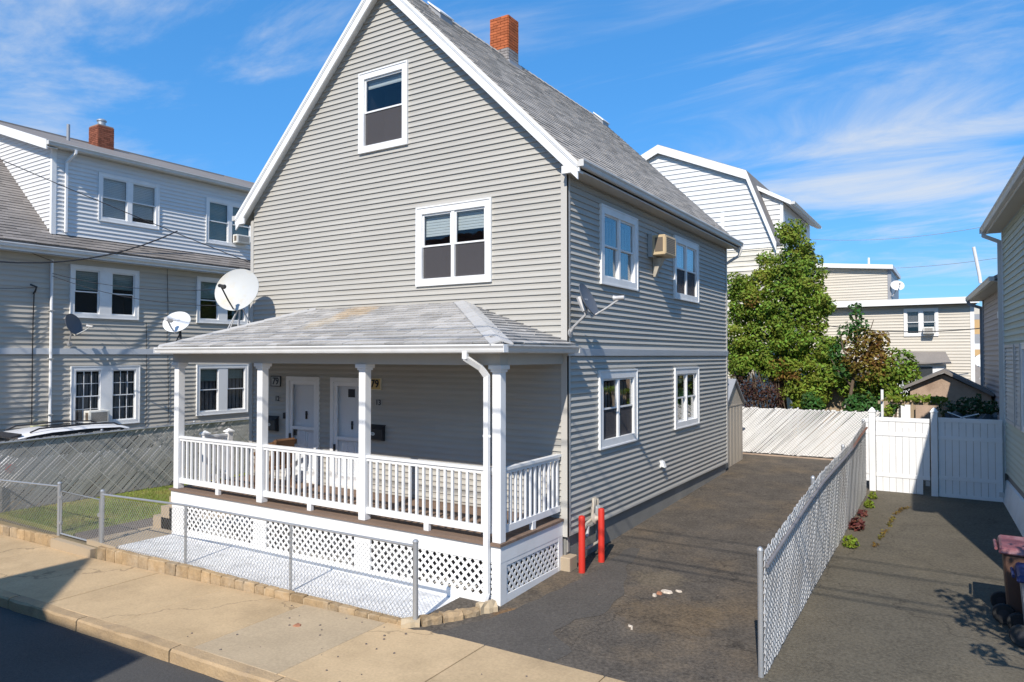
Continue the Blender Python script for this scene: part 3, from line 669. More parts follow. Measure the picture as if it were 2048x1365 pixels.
# roof
ov, ey0, ey1 = 0.30, -0.20, 9.30
roof = MB()
for sgn in (1, -1):
    ex = RX+sgn*(3.845+ov); ez = roofz(ex); t = 0.10
    roof.hexa([(RX, ey0+.02, RZ-t*1.41), (ex, ey0+.02, ez-t*1.41), (ex, ey1-.02, ez-t*1.41), (RX, ey1-.02, RZ-t*1.41), (RX, ey0+.02, RZ-0.012), (ex, ey0+.02, ez-0.012), (ex, ey1-.02, ez-0.012), (RX, ey1-.02, RZ-0.012)])
roof = roof.build('roof', 'shingle_main', house)
sdir = Vector((-1, 0, SL)).normalized(); slen = (3.845+ov)*math.sqrt(1+SL*SL)
shingles((ov+0.02, ey0-0.02, roofz(ov)-0.03), (0, 1, 0), sdir, ey1-ey0+0.04, slen+0.03, 0.14, 0.33, 'shingle_main', parent=roof, seed=5, thick=0.010)
# ridge caps
for i in range(32):
    y = ey0-0.02+i*0.3; c = MB()
    for sgn in (1, -1):
        c.hexa([(RX, y, RZ+0.012), (RX+sgn*0.14, y, RZ-0.125), (RX+sgn*0.14, y+0.32, RZ-0.137), (RX, y+0.32, RZ+0.002), (RX, y, RZ+0.032), (RX+sgn*0.145, y, RZ-0.108), (RX+sgn*0.145, y+0.32, RZ-0.122), (RX, y+0.32, RZ+0.020)])
    c.build('ridge_cap', 'shingle_main', roof)
# rake boards, front and back, with crown trim and soffit
for (yy, dr, nm) in ((ey0, -1, 'front'), (ey1, 1, 'rear')):
    for sgn in (1, -1):
        ex = RX+sgn*(3.845+ov)
        rk = MB()
        def slant(o1, o2, dy0, dy1):
            ya, yb = yy+dr*dy0, yy+dr*dy1
            rk.hexa([(RX, ya, RZ-o2), (ex, ya, roofz(ex)-o2), (ex, yb, roofz(ex)-o2), (RX, yb, RZ-o2), (RX, ya, RZ-o1), (ex, ya, roofz(ex)-o1), (ex, yb, roofz(ex)-o1), (RX, yb, RZ-o1)])
        slant(0.02, 0.30, -0.03, 0.0)        # fascia
        slant(0.015, 0.09, 0.0, 0.022)       # upper trim
        slant(0.09, 0.12, 0.0, 0.012)
        rk.build('rake_board', 'white_trim', house)
        if dr < 0:
            rk = MB(); slant(0.165, 0.185, -0.195, -0.03); rk.build('rake_soffit', 'white_trim', house)
# eaves: soffit, fascia, gutter on the right side
MB().box(0.0, ov-0.02, ey0+0.03, ey1-0.03, 6.27, 6.285).build('soffit', 'soffit', house)
MB().box(ov-0.02, ov, ey0+0.02, ey1-0.02, 6.26, 6.42).build('fascia', 'gutter_metal', house)
def gutter(F, u0, u1, z, parent, nm='gutter', m='gutter_metal', w=0.11):
    """K-profile swept along u; d measured outward from the fascia"""
    prof = [(0.0, z-0.10), (w*0.62, z-0.10), (w*0.72, z-0.075), (w*0.78, z-0.045), (w, z-0.012), (w, z+0.01), (w-0.012, z+0.01), (w-0.014, z-0.01), (w*0.70, z-0.045), (w*0.6, z-0.085), (0.01, z-0.085), (0.0, z-0.02)]
    mb = MB(); n = len(prof)
    for u in (u0, u1):
        for d, zz in prof: mb.v.append(F(u, d, zz))
    for k in range(n): mb.f.append((k, (k+1) % n, n+(k+1) % n, n+k))
    mb.f.append(tuple(range(n))); mb.f.append(tuple(range(n, 2*n))[::-1])
    g_ = mb.build(nm, m, parent)
    for u in (u0, u1): MB().fbox(F, u-0.004, u+0.004, 0.0, w, z-0.10, z+0.008).build('end_cap', m, g_)
    return g_
FE = frame((ov, 0, 0), (0, 1, 0), (1, 0, 0))
gutter(FE, ey0-0.01, ey1+0.02, 6.41, house)
# small boxed return at the foot of the front rake
MB().box(0.02, ov+0.03, ey0-0.002, ey0+0.03, 6.24, 6.36).build('eave_return', 'white_trim', house)
MB().box(-HW-ov-0.02, -HW-0.02, ey0-0.002, ey0+0.03, 6.24, 6.36).build('eave_return', 'white_trim', house)
MB().box(-HW-ov-0.10, -HW-ov, ey0-0.02, ey1, 6.33, 6.43).build('gutter', 'gutter_metal', house)
# rear downspout elbow
dsp = MB(); dsp.tube([(0.36, 9.24, 6.31), (0.355, 9.24, 6.2), (0.30, 9.235, 6.06), (0.10, 9.22, 5.95), (-0.05, 9.20, 5.85), (-0.08, 9.18, 5.7), (-0.08, 9.18, 0.5)], 0.04, 8); dsp.build('downspout', 'gutter_metal', house, smooth=True)
# chimney
ch = MB().box(-4.085, -3.615, 3.915, 4.335, 9.9, 11.36).build('chimney', 'mortar', house)
bricks(ch, -4.1, -3.6, 3.9, 4.35, 10.1, 11.40, lambda z: 'brick_grey' if z < 10.58 else 'brick_red')
fl = MB(); fl.box(-4.02, -3.68, 3.98, 4.27, 11.36, 11.42); fl.build('crown', 'brick_grey', ch)
MB().box(-3.66, -3.52, 3.84, 4.41, 10.02, 10.30).build('flashing', 'shed_grey', ch)
# roof vents near the ridge
for y in (1.3, 8.9):
    v_ = MB(); v_.hexa([(-3.72, y-.2, 10.38), (-3.42, y-.2, 10.06), (-3.42, y+.2, 10.06), (-3.72, y+.2, 10.38), (-3.70, y-.2, 10.50), (-3.40, y-.2, 10.22), (-3.40, y+.2, 10.22), (-3.70, y+.2, 10.50)])
    vo = v_.build('roof_vent', 'shed_grey', house, bevel=0.012)
    MB().hexa([(-3.71, y-.23, 10.50), (-3.39, y-.23, 10.215), (-3.39, y+.23, 10.215), (-3.71, y+.23, 10.50), (-3.70, y-.23, 10.525), (-3.375, y-.23, 10.235), (-3.375, y+.23, 10.235), (-3.70, y+.23, 10.525)]).build('cap', 'white_trim', vo)
# dryer vent
dv = MB().fbox(FS, 4.06, 4.20, 0.0, 0.03, 1.10, 1.24).build('dryer_vent', 'white_trim', house)
MB().hexa([FS(4.075, .03, 1.12), FS(4.185, .03, 1.12), FS(4.185, .11, 1.10), FS(4.075, .11, 1.10), FS(4.075, .03, 1.23), FS(4.185, .03, 1.23), FS(4.185, .07, 1.21), FS(4.075, .07, 1.21)]).build('hood', 'white_trim', dv)

# ---- doors
def door(u0, u1, z0, z1, kind):
    c = MB(); ring(c, FF, u0, u1, z0, z1, 0.085, -0.1, 0.035, wb=0.05); dd = c.build('door', 'white_trim', house)
    a, b, q0, q1 = u0+0.085, u1-0.085, z0+0.05, z1-0.085
    st = MB(); ring(st, FF, a+.004, b-.004, q0+.004, q1-.004, 0.075, -0.02, 0.012, wb=0.17)
    zr = q0+(q1-q0)*(0.52 if kind == 1 else 0.45); st.fbox(FF, a+0.075, b-0.075, -0.018, 0.010, zr-0.03, zr+0.03)
    st.build('storm_door', 'door_white', dd)
    MB().fbox(FF, a+0.075, b-0.075, -0.008, -0.004, q0+0.17, q1-0.075).build('pane', 'storm_glass', dd)
    leaf = MB(); leaf.fbox(FF, a, b, -0.12, -0.08, q0, q1)
    leaf.build('door_leaf', 'door_white', dd)
    pan = MB()
    for k in range(3 if kind == 2 else 2):
        n = 3 if kind == 2 else 2; x0 = a+0.12+(b-a-0.24)*k/n+0.02; x1 = a+0.12+(b-a-0.24)*(k+1)/n-0.02
        ring(pan, FF, x0, x1, q0+0.22, zr-0.08, 0.022, -0.082, -0.068)
    pan.build('panel_moulding', 'door_white', dd)
    zc = zr+0.28
    MB().lathe([(0.005, 0), (0.028, 0.004), (0.035, 0.015), (0.02, 0.03), (0.004, 0.034)], 12, FF((a+b)/2+0.02, -0.08, zc), (0, -1, 0)).build('knocker', 'black_metal', dd)
    MB().fbox(FF, (a+b)/2+.005, (a+b)/2+.035, -0.08, -0.05, zc-0.10, zc+0.06).build('knocker', 'black_metal', dd)
    h = MB(); h.fbox(FF, a+0.02, a+0.055, 0.010, 0.05, zr-0.30, zr-0.12); h.build('handle', 'black_metal', dd, bevel=0.006)
    if kind == 1:
        MB().fbox(FF, a+0.082, a+0.135, -0.08, -0.03, zr-0.17, zr-0.05).build('lock', 'black_metal', dd)
        MB().fbox(FF, a+0.082, a+0.130, -0.08, -0.03, zr-0.34, zr-0.24).build('lock', 'black_metal', dd)
    else:
        MB().fbox(FF, (a+b)/2-0.10, (a+b)/2+0.08, -0.082, -0.074, q1-0.30, q1-0.14).build('door_light', 'door_window', dd)
    return dd
door(*d1, 1); door(*d2, 2)

# ---- porch
ZD = 0.84; PY = -1.81; PL, PR = -7.69, -0.06
porch = part_empty('porch', house)
ny = 13
for i in range(ny):
    y0 = PY-0.035+i*(1.83/ny); MB().box(PL-0.02, PR+0.02, y0, y0+1.83/ny-0.006, ZD-0.036, ZD).build('deck_board', 'deck_wood', porch)
MB().box(PL, PR, PY, PY+0.03, 0.576, 0.804).build('fascia', 'white_trim', porch)
MB().box(PR-0.03, PR, PY+0.031, -0.02, 0.577, 0.803).build('fascia', 'white_trim', porch)
MB().box(PL, PL+0.03, PY+0.031, -0.02, 0.577, 0.803).build('fascia', 'white_trim', porch)
posts = [-7.56, -5.10, -2.655, -0.135]
PYC = -1.735
pm = MB(); pm.box(-0.07, 0.07, -0.07, 0.07, 0, 2.37)
pmesh = pm.mesh('post', 'white_vinyl', bevel=0.008)
pb = MB(); pb.box(-0.085, 0.085, -0.085, 0.085, 0, 0.045); pbm = pb.mesh('post_base', 'white_vinyl', bevel=0.01)
pc = MB(); pc.box(-0.11, 0.11, -0.11, 0.11, 2.37, 2.43); pc.box(-0.088, 0.088, -0.088, 0.088, 2.335, 2.37); pcm = pc.mesh('post_cap', 'white_vinyl', bevel=0.006)
for x in posts:
    place('post', pmesh, porch, (x, PYC, ZD)); place('post_cap', pcm, porch, (x, PYC, ZD))
# skirt posts, bottom boards, lattice
skirt_u = [(-7.66, -7.28), (-5.24, -4.90), (-2.80, -2.46), (-0.20, -0.062)]
for a, b in skirt_u: MB().box(a, b, PY+0.002, PY+0.035, -0.1, 0.575).build('skirt_board', 'white_trim', porch)
for (a, b), (c, d) in zip(skirt_u, skirt_u[1:]):
    MB().box(b, c, PY+0.004, PY+0.03, -0.1, 0.10).build('skirt_board', 'white_trim', porch)
FPS = frame((PR, 0, 0), (0, 1, 0), (1, 0, 0)); FPF = frame((0, PY, 0), (1, 0, 0), (0, -1, 0))
MB().fbox(FPS, PY+0.036, PY+0.16, -0.035, -0.002, -0.1, 0.575).build('skirt_board', 'white_trim', porch)
MB().fbox(FPS, -0.16, -0.03, -0.035, -0.002, -0.02, 0.575).build('skirt_board', 'white_trim', porch)
MB().fbox(FPS, PY+0.16, -0.16, -0.03, -0.004, -0.1, 0.12).build('skirt_board', 'white_trim', porch)
MB().fbox(FPS, PY+0.16, -0.16, -0.03, -0.004, 0.515, 0.575).build('skirt_board', 'white_trim', porch)
def lattice(F, u0, u1, z0, z1, d, m, parent, pitch=0.135, wd=0.040):
    mb = MB(); H = z1-z0
    for sgn, dd in ((1, 0), (-1, 0.007)):
        u = u0-H
        while u < u1+H:
            # centre line from (u,z0) to (u+H,z1) or mirrored
            a0, b0 = (u, u+H) if sgn > 0 else (u+H, u)
            ts = 0.0; te = 1.0
            def cl(lo, hi):
                t0, t1 = 0.0, 1.0
                dx = b0-a0
                ta, tb = (lo-a0)/dx, (hi-a0)/dx
                if ta > tb: ta, tb = tb, ta
                return max(t0, ta), min(t1, tb)
            ts, te = cl(u0, u1)
            if te-ts > 0.03:
                h = wd*0.7071
                pa = (a0+(b0-a0)*ts, z0+H*ts); pb_ = (a0+(b0-a0)*te, z0+H*te)
                p = []
                for (dq) in (d-0.012+dd, d-0.006+dd):
                    p += [F(pa[0]-h, dq, pa[1]), F(pa[0]+h, dq, pa[1]), F(pb_[0]+h, dq, pb_[1]), F(pb_[0]-h, dq, pb_[1])]
                mb.hexa(p)
            u += pitch
    mb.build('lattice', m, parent, kind='stuff')
for (a, b), (c, d) in zip(skirt_u, skirt_u[1:]): lattice(FPF, b+.004, c-.004, 0.10, 0.576, -0.012, 'white_trim', porch)
lattice(FPS, PY+0.165, -0.165, 0.12, 0.515, -0.012, 'white_trim', porch)
# rails and balusters
bal = MB().box(-0.018, 0.018, -0.018, 0.018, 0, 0.74).mesh('baluster', 'white_vinyl')
foot = MB().box(-0.045, 0.045, -0.03, 0.03, 0, 0.12).mesh('rail_foot', 'white_vinyl')
def railing(p0, p1, n):
    p0 = Vector(p0); p1 = Vector(p1); d = (p1-p0)
    ang = math.atan2(d.y, d.x)
    t = MB(); t.bar(p0+Vector((0, 0, 0.99)), p1+Vector((0, 0, 0.99)), 0.085, 0.04); t.bar(p0+Vector((0, 0, 0.945)), p1+Vector((0, 0, 0.945)), 0.045, 0.05); t.build('top_rail', 'white_vinyl', porch)
    t = MB(); t.bar(p0+Vector((0, 0, 0.155)), p1+Vector((0, 0, 0.155)), 0.05, 0.095); t.build('bottom_rail', 'white_vinyl', porch)
    for i in range(n):
        q = p0+d*((i+0.5)/n); place('baluster', bal, porch, (q.x, q.y, ZD+0.195), ang)
    q = p0+d*0.5; place('rail_foot', foot, porch, (q.x, q.y, ZD), ang)
for (a, b), n in zip(zip(posts, posts[1:]), (17, 17, 18)): railing((a+0.07, PYC, ZD), (b-0.07, PYC, ZD), n)
railing((posts[-1]+0.01, PYC+0.07, ZD), (posts[-1]+0.01, -0.03, ZD), 12)
# stair rail at the left end with two capped newels
for y in (-1.15, -0.60):
    MB().box(-7.655, -7.545, y-0.055, y+0.055, ZD, ZD+0.98).build('newel', 'white_vinyl', porch, bevel=0.006)
    c = MB(); c.box(-7.68, -7.52, y-0.08, y+0.08, ZD+0.98, ZD+1.01); c.add([(-7.665, y-.065, ZD+1.01), (-7.535, y-.065, ZD+1.01), (-7.535, y+.065, ZD+1.01), (-7.665, y+.065, ZD+1.01), (-7.6, y, ZD+1.06)], [(0, 1, 4), (1, 2, 4), (2, 3, 4), (3, 0, 4)]); c.build('newel_cap', 'white_vinyl', porch)
railing((-7.6, -1.10, ZD-0.06), (-7.6, -0.65, ZD-0.06), 4)
for k in range(3):
    MB().box(-8.0-0.28*k, PL-0.03, -0.62 if k == 9 else -1.65, -1.22 if k == 9 else -1.2, -0.1, 0.62-0.22*k).build('step', 'path_concrete', porch)
# beam, ceiling
MB().box(PL+0.04, PR+0.0, PYC-0.09, PYC+0.09, 3.27, 3.44).build('beam', 'trim_grey', porch)
MB().box(PR-0.165, PR+0.003, PYC+0.09, -0.03, 3.272, 3.438).build('beam', 'trim_grey', porch)
MB().box(PL+0.037, PL+0.2, PYC+0.09, -0.03, 3.272, 3.438).build('beam', 'trim_grey', porch)
MB().box(PL+0.2, PR-0.165, PYC+0.09, -0.02, 3.40, 3.43).build('ceiling', 'soffit', porch)
EX0, EX1, EY = -7.66, 0.13, -2.08; EZ = 3.57; WX0, WX1, WZ = -5.74, -2.02, 4.335
MB().box(EX0+0.03, EX1-0.03, EY+0.03, -0.002, 3.441, 3.46).build('soffit', 'soffit', porch)
MB().box(EX0, EX1, EY, EY+0.025, 3.43, 3.56).build('fascia', 'white_trim', porch)
MB().box(EX1-0.025, EX1, EY+0.026, -0.005, 3.431, 3.559).build('fascia', 'gutter_metal', porch)
MB().box(EX0, EX0+0.025, EY+0.026, -0.005, 3.431, 3.559).build('fascia', 'white_trim', porch)
proof = MB()
P_ = [(EX0, EY, EZ), (EX1, EY, EZ), (EX1, 0.03, EZ), (EX0, 0.03, EZ), (WX0, 0.03, WZ), (WX1, 0.03, WZ)]
proof.add(P_, [(0, 1, 5, 4), (1, 2, 5), (0, 4, 3), (0, 3, 2, 1), (2, 3, 4, 5)])
proof = proof.build('porch_roof', 'shingle', house)
fs_ = Vector((0, 0.03-EY, WZ-EZ)); fl_ = fs_.length
shingles((EX0-0.02, EY-0.025, EZ-0.005), (1, 0, 0), fs_, EX1-EX0+0.04, fl_+0.02, 0.145, 0.36, 'shingle',
         lambda s: ((WX0-EX0)*min(s/fl_, 1), EX1-EX0+0.04-(EX1-WX1)*min(s/fl_, 1)), proof, single=True, maxsingle=300, seed=2)
ss_ = Vector((WX1-EX1, 0, WZ-EZ)); sl_ = ss_.length
shingles((EX1+0.025, EY-0.02, EZ-0.005), (0, 1, 0), ss_, 2.1, sl_+0.02, 0.145, 0.36, 'shingle', lambda s: ((0.02-EY)*min(s/sl_, 1), 2.1), proof, seed=3)
ls_ = Vector((WX0-EX0, 0, WZ-EZ))
shingles((EX0-0.025, EY-0.02, EZ-0.005), (0, 1, 0), ls_, 2.1, ls_.length+0.02, 0.145, 0.36, 'shingle', lambda s: ((0.02-EY)*min(s/ls_.length, 1), 2.1), proof, seed=4)
def hipcaps(a, b, n, w=0.16):
    a = Vector(a); b = Vector(b); d = (b-a)/n; h = Vector((d.x, d.y, 0)).normalized(); sdv = Vector((-h.y, h.x, 0))
    for i in range(n):
        p = a+d*i; q = a+d*(i+1.1); c = MB()
        for sg in (1, -1):
            dr = sdv*sg*w+Vector((0, 0, -w*0.27))
            c.hexa([p+Vector((0, 0, .004)), p+dr+Vector((0, 0, .004)), q+dr+Vector((0, 0, .0)), q, p+Vector((0, 0, .03)), p+dr+Vector((0, 0, .028)), q+dr+Vector((0, 0, .014)), q+Vector((0, 0, .016))])
        c.build('hip_cap', 'hip_cap', proof)
hipcaps((EX1+0.01, EY-0.01, EZ+0.012), (WX1, 0.0, WZ+0.012), 9)
hipcaps((EX0-0.01, EY-0.01, EZ+0.012), (WX0, 0.0, WZ+0.012), 9)
FG = frame((0, EY, 0), (1, 0, 0), (0, -1, 0)); gutter(FG, EX0-0.03, EX1+0.105, 3.545, porch, m='white_trim')
FG2 = frame((EX1, 0, 0), (0, 1, 0), (1, 0, 0)); gutter(FG2, EY-0.02, -0.01, 3.543, porch)
# porch downspout along the corner post
x_ = -0.245
dsp = MB()
def rect_pipe(mb, pts, w_, h_):
    for a, b in zip(pts, pts[1:]):
        a = Vector(a); b = Vector(b); t_ = (b-a).normalized(); mb.bar(a-t_*0.012, b+t_*0.012, w_, h_, up=(0, 1, 0) if abs(t_.y) < 0.9 else (0, 0, 1))
rect_pipe(dsp, [(-0.42, EY-0.05, 3.46), (-0.42, EY-0.05, 3.37), (-0.30, -1.95, 3.24), (x_, -1.875, 3.12), (x_, -1.875, 0.16), (x_+0.04, -2.02, 0.06)], 0.075, 0.055)
dsp.build('downspout', 'white_vinyl', porch)
MB().bar((x_-0.06, -1.872, 2.3), (x_+0.06, -1.872, 2.3), 0.02, 0.03).build('strap', 'white_vinyl', porch)

# ================================================================== THINGS ON AND AROUND THE HOUSE
def ell(F, u, d, z, ru, rz, n=18): return [F(u+ru*math.cos(2*math.pi*k/n), d, z+rz*math.sin(2*math.pi*k/n)) for k in range(n)]
def mailbox(u0, u1, z0, z1, label):
    t = thing('mailbox', label, 'mailbox', FF((u0+u1)/2, 0.02, z0), 'black mailboxes by the front doors')
    b = MB(); b.hexa([FF(u0, .012, z0), FF(u1, .012, z0), FF(u1, .12, z0+.02), FF(u0, .12, z0+.02), FF(u0, .012, z1), FF(u1, .012, z1), FF(u1, .12, z1-.07), FF(u0, .12, z1-.07)]); b.build('box', 'black_metal', t, bevel=0.01)
    l = MB(); l.hexa([FF(u0-.012, .012, z1-.004), FF(u1+.012, .012, z1-.004), FF(u1+.012, .14, z1-.085), FF(u0-.012, .14, z1-.085), FF(u0-.012, .012, z1+.012), FF(u1+.012, .012, z1+.012), FF(u1+.012, .14, z1-.062), FF(u0-.012, .14, z1-.062)]); l.build('lid', 'black_plastic', t, bevel=0.004)
    e_ = MB(); e_.extrude(ell(FF, (u0+u1)/2-0.02, .1205, (z0+z1)/2-.01, .055, .032), FF.N*0.004); e_.build('emblem', 'blind_pale', t)
    text_on(FF, (u0+u1)/2-0.02, .1262, (z0+z1)/2-.01, 'MAIL', 0.03, 'meter_grey', t)
mailbox(-7.10, -6.765, 1.82, 2.13, 'black wall mailbox left of the left front door')
mailbox(-4.20, -3.80, 1.81, 2.10, 'black wall mailbox right of the right front door')
def plaque(u0, u1, z0, z1, txt, label, m, size):
    t = thing('house_number_sign', label, 'sign', FF((u0+u1)/2, 0.02, z0))
    MB().fbox(FF, u0, u1, 0.016, 0.032, z0, z1).build('board', m, t, bevel=0.004)
    b = MB(); ring(b, FF, u0-.008, u1+.008, z0-.008, z1+.008, 0.014, 0.016, 0.038); b.build('border', 'black_plastic' if m != 'plaque_gold' else 'plaque_cream', t)
    text_on(FF, (u0+u1)/2, 0.036, (z0+z1)/2, txt, size, 'black_metal', t, 'numeral')
plaque(-7.0, -6.71, 2.765, 2.965, '79', 'pale grey plaque with black numerals 79 left of the left front door', 'meter_grey', 0.20)
plaque(-4.20, -3.90, 2.765, 2.972, '79', 'tan plaque with black numerals high on the wall right of the right front door', 'plaque_gold', 0.20)
def small_no(u, z, txt, label):
    t = thing('unit_number', label, 'sign', FF(u, 0.02, z-0.06)); MB().fbox(FF, u-.085, u+.085, .014, .022, z-.055, z+.055).build('backplate', 'meter_grey', t); text_on(FF, u, 0.026, z, txt, 0.14, 'black_metal', t, 'numeral')
small_no(-6.81, 2.50, '12', 'small dark unit numerals below the plaque by the left front door')
small_no(-3.97, 2.52, '13', 'small dark unit numerals above the right mailbox')
tb = MB().fbox(FF, -6.615, -6.565, 0.012, 0.04, 2.10, 2.22).build('doorbell', 'black_plastic'); tag(tb, 'small black doorbell beside the left front door', 'doorbell')

# reclined brown wicker chair behind the porch rail
t = thing('wicker_chair', 'brown wicker chair behind the middle porch railing, only its top showing', 'chair', (-6.1, -0.62, ZD))
c = MB(); c.hexa([(-6.42, -0.90, ZD+.36), (-5.88, -0.90, ZD+.36), (-5.88, -0.36, ZD+.36), (-6.42, -0.36, ZD+.36), (-6.42, -0.90, ZD+.44), (-5.88, -0.90, ZD+.44), (-5.88, -0.36, ZD+.44), (-6.42, -0.36, ZD+.44)]); c.build('seat', 'wicker', t, bevel=0.02)
c = MB(); c.hexa([(-6.02, -0.9, ZD+.42), (-5.92, -0.9, ZD+.42), (-5.92, -0.36, ZD+.42), (-6.02, -0.36, ZD+.42), (-5.90, -0.88, ZD+.95), (-5.80, -0.88, ZD+.95), (-5.80, -0.38, ZD+.95), (-5.90, -0.38, ZD+.95)]); c.build('backrest', 'wicker', t, bevel=0.03)
for y in (-0.9, -0.40):
    c = MB(); c.hexa([(-6.45, y, ZD+.60), (-5.86, y, ZD+.86), (-5.86, y+.07, ZD+.86), (-6.45, y+.07, ZD+.60), (-6.45, y, ZD+.66), (-5.86, y, ZD+.92), (-5.86, y+.07, ZD+.92), (-6.45, y+.07, ZD+.66)]); c.build('armrest', 'wicker', t)
    for x in (-6.40, -5.96): MB().tube([(x, y+.035, ZD), (x, y+.035, ZD+.62)], 0.022, 6).build('leg', 'wicker', t)

# ---- satellite dishes
def dish(name, label, ctr, nrm, rad, base, m, arm_m, group, squash=0.92, legs=(), feed_drop=0.55, feed_len=0.75, arm_base=None, roll=0.0, mast_r=0.022, wallmount=False, logo=None, lnbm='dish_arm', mast_m='dish_arm'):
    t = thing(name, label, 'satellite dish', base, group)
    n = Vector(nrm).normalized(); up = Vector((0, 0, 1)); sx = up.cross(n).normalized(); sy = n.cross(sx).normalized(); C = Vector(ctr)
    NR, NA = 7, 36; mb = MB()
    for side, off in ((0, 0.0), (1, -0.012)):
        for i in range(NR+1):
            rr_ = rad*i/NR
            for k in range(NA):
                a = 2*math.pi*k/NA; x = rr_*math.cos(a); y = rr_*math.sin(a)*squash
                h = (rr_/rad)**2*rad*0.16-rad*0.10+off
                if i == NR: h += 0.004
                mb.v.append(tuple(C+sx*x+sy*y+n*h))
    per = (NR+1)*NA
    for side in (0, 1):
        o = side*per
        for i in range(NR):
            for k in range(NA): mb.f.append((o+i*NA+k, o+i*NA+(k+1) % NA, o+(i+1)*NA+(k+1) % NA, o+(i+1)*NA+k))
    for k in range(NA): mb.f.append((NR*NA+k, NR*NA+(k+1) % NA, per+NR*NA+(k+1) % NA, per+NR*NA+k))
    refl = mb.build('reflector', m, t, smooth=True)
    bot = C-sy*rad*squash*0.98-n*0.03
    tip = C-sy*rad*squash*feed_drop+n*rad*feed_len*2.0
    MB().tube([C-sy*rad*squash*0.5-n*0.09, bot-n*0.02, bot+(tip-bot)*0.5-sy*0.01, tip], 0.016, 8).build('feed_arm', arm_m, t, smooth=True)
    l = MB(); dirl = (C-tip).normalized(); l.tube([tip-dirl*0.05, tip+dirl*0.07], 0.035, 10); l.tube([tip+dirl*0.065, tip+dirl*0.12], [0.03, 0.048], 10)
    l.build('feed_horn', lnbm, t, smooth=True)
    br = MB(); q = C-n*0.11; br.tube([q+sy*0.10, q-sy*0.14], 0.05, 8); br.build('bracket', mast_m, t)
    B = Vector(base)
    m_ = MB()
    if wallmount: m_.tube([q-sy*0.1, q-sy*0.16+Vector((0, 0, -0.04)), B+(q-B)*0.35+Vector((0, 0, -0.06)), B], mast_r, 8)
    else: m_.tube([q-sy*0.05, Vector((q.x, q.y, q.z-rad*0.4)), B], mast_r, 8)
    m_.build('mast', mast_m, t, smooth=True)
    MB().lathe([(0.075, 0), (0.075, 0.012), (0.03, 0.02)], 10, base, (0, 0, 1) if not wallmount else (1, 0, 0)).build('foot_plate', mast_m, t)
    for lg in legs:
        MB().tube([Vector((q.x, q.y, q.z-rad*0.55)), Vector(lg)], 0.012, 6).build('brace', mast_m, t)
    if logo:
        e2 = MB()
        for (a, b, w_, h_) in logo:
            p = C+sx*a+sy*b+n*((a*a+b*b)/(rad*rad)*rad*0.16-rad*0.10+0.006)
            e2.add([p-sx*w_-sy*h_, p+sx*w_-sy*h_*0.4, p+sx*w_+sy*h_, p-sx*w_+sy*h_*0.4], [(0, 1, 2, 3)])
        e2.build('emblem', 'dish_arm', refl)
    return t
dish('satellite_dish', 'large round weathered white satellite dish on the porch roof', (-7.20, -0.72, 4.74), (0.38, -0.86, 0.30), 0.475, (-7.17, -0.72, 3.86), 'dish_white', 'black_metal', 'satellite dishes', 0.97, legs=[(-7.45, -0.8, 3.75), (-7.0, -1.1, 3.90), (-6.95, -0.5, 3.92)], feed_drop=0.35, feed_len=0.62, lnbm='black_metal')
dish('satellite_dish', 'small oval white satellite dish at the left corner of the porch roof', (-7.56, -1.80, 4.05), (0.35, -0.80, 0.45), 0.285, (-7.50, -1.76, 3.70), 'dish_pale', 'dish_arm', 'satellite dishes', 0.80, legs=[(-7.75, -1.72, 3.63)], feed_drop=0.45, feed_len=0.5, logo=[(-.08, .05, .035, .016), (.0, .06, .03, .02)], mast_m='black_metal')
dish('satellite_dish', 'dark grey satellite dish on the right side wall of the grey house', (0.36, 0.02, 4.27), (0.88, 0.12, 0.40), 0.30, (0.03, 0.06, 3.76), 'dish_grey', 'dish_arm', 'satellite dishes', 0.92, wallmount=True, feed_drop=0.75, feed_len=0.82, logo=[(-.03, .02, .035, .014), (.05, .02, .03, .02)])
dish('satellite_dish', 'dark blue-grey satellite dish on the side wall of the left neighbouring house', (-15.12, -0.05, 4.25), (0.80, 0.45, 0.30), 0.33, (-15.46, 0.02, 3.72), 'dish_grey', 'dish_white', 'satellite dishes', 0.92, wallmount=True, feed_drop=0.70, feed_len=0.70)

# ---- air conditioners
def aircon(name, label, F, u0, u1, z0, z1, dep, m, group='window air conditioners', bracket=False, sleeve=True):
    t = thing(name, label, 'air conditioner', F((u0+u1)/2, 0.02, z0), group)
    b = MB(); b.fbox(F, u0, u1, 0.02, dep, z0, z1); b.build('case', m, t, bevel=0.012)
    g_ = MB(); k = 9; H = z1-z0
    g_.fbox(F, u0+0.05, u1-0.05, dep-0.004, dep+0.006, z0+0.045, z1-0.045); g_.build('grille', 'ac_grille', t)
    fr_ = MB(); ring(fr_, F, u0+0.035, u1-0.035, z0+0.03, z1-0.03, 0.02, dep-0.004, dep+0.012)
    for i in range(1, k): fr_.fbox(F, u0+.05, u1-.05, dep+.003, dep+.010, z0+.045+(H-.09)*i/k-.004, z0+.045+(H-.09)*i/k+.004)
    fr_.build('grille_frame', m, t)
    s_ = MB(); s_.fbox(F, u0-0.006, u0+0.002, dep*0.42, dep*0.88, z0+0.07, z1-0.05); s_.build('side_vent', 'ac_grille', t)
    if sleeve:
        sl = MB(); ring(sl, F, u0-0.03, u1+0.03, z0-0.03, z1+0.03, 0.03, 0.015, 0.10); sl.build('sleeve', 'meter_grey' if bracket else m, t)
    if bracket:
        for u in ((u0+u1)/2-.02, ):
            br = MB(); br.hexa([F(u-.04, .018, z0-.40), F(u+.04, .018, z0-.40), F(u+.04, .06, z0-.40), F(u-.04, .06, z0-.40), F(u-.09, .018, z0-.031), F(u+.09, .018, z0-.031), F(u+.09, .22, z0-.031), F(u-.09, .22, z0-.031)]); br.build('bracket', 'gas_pipe', t)
    return t
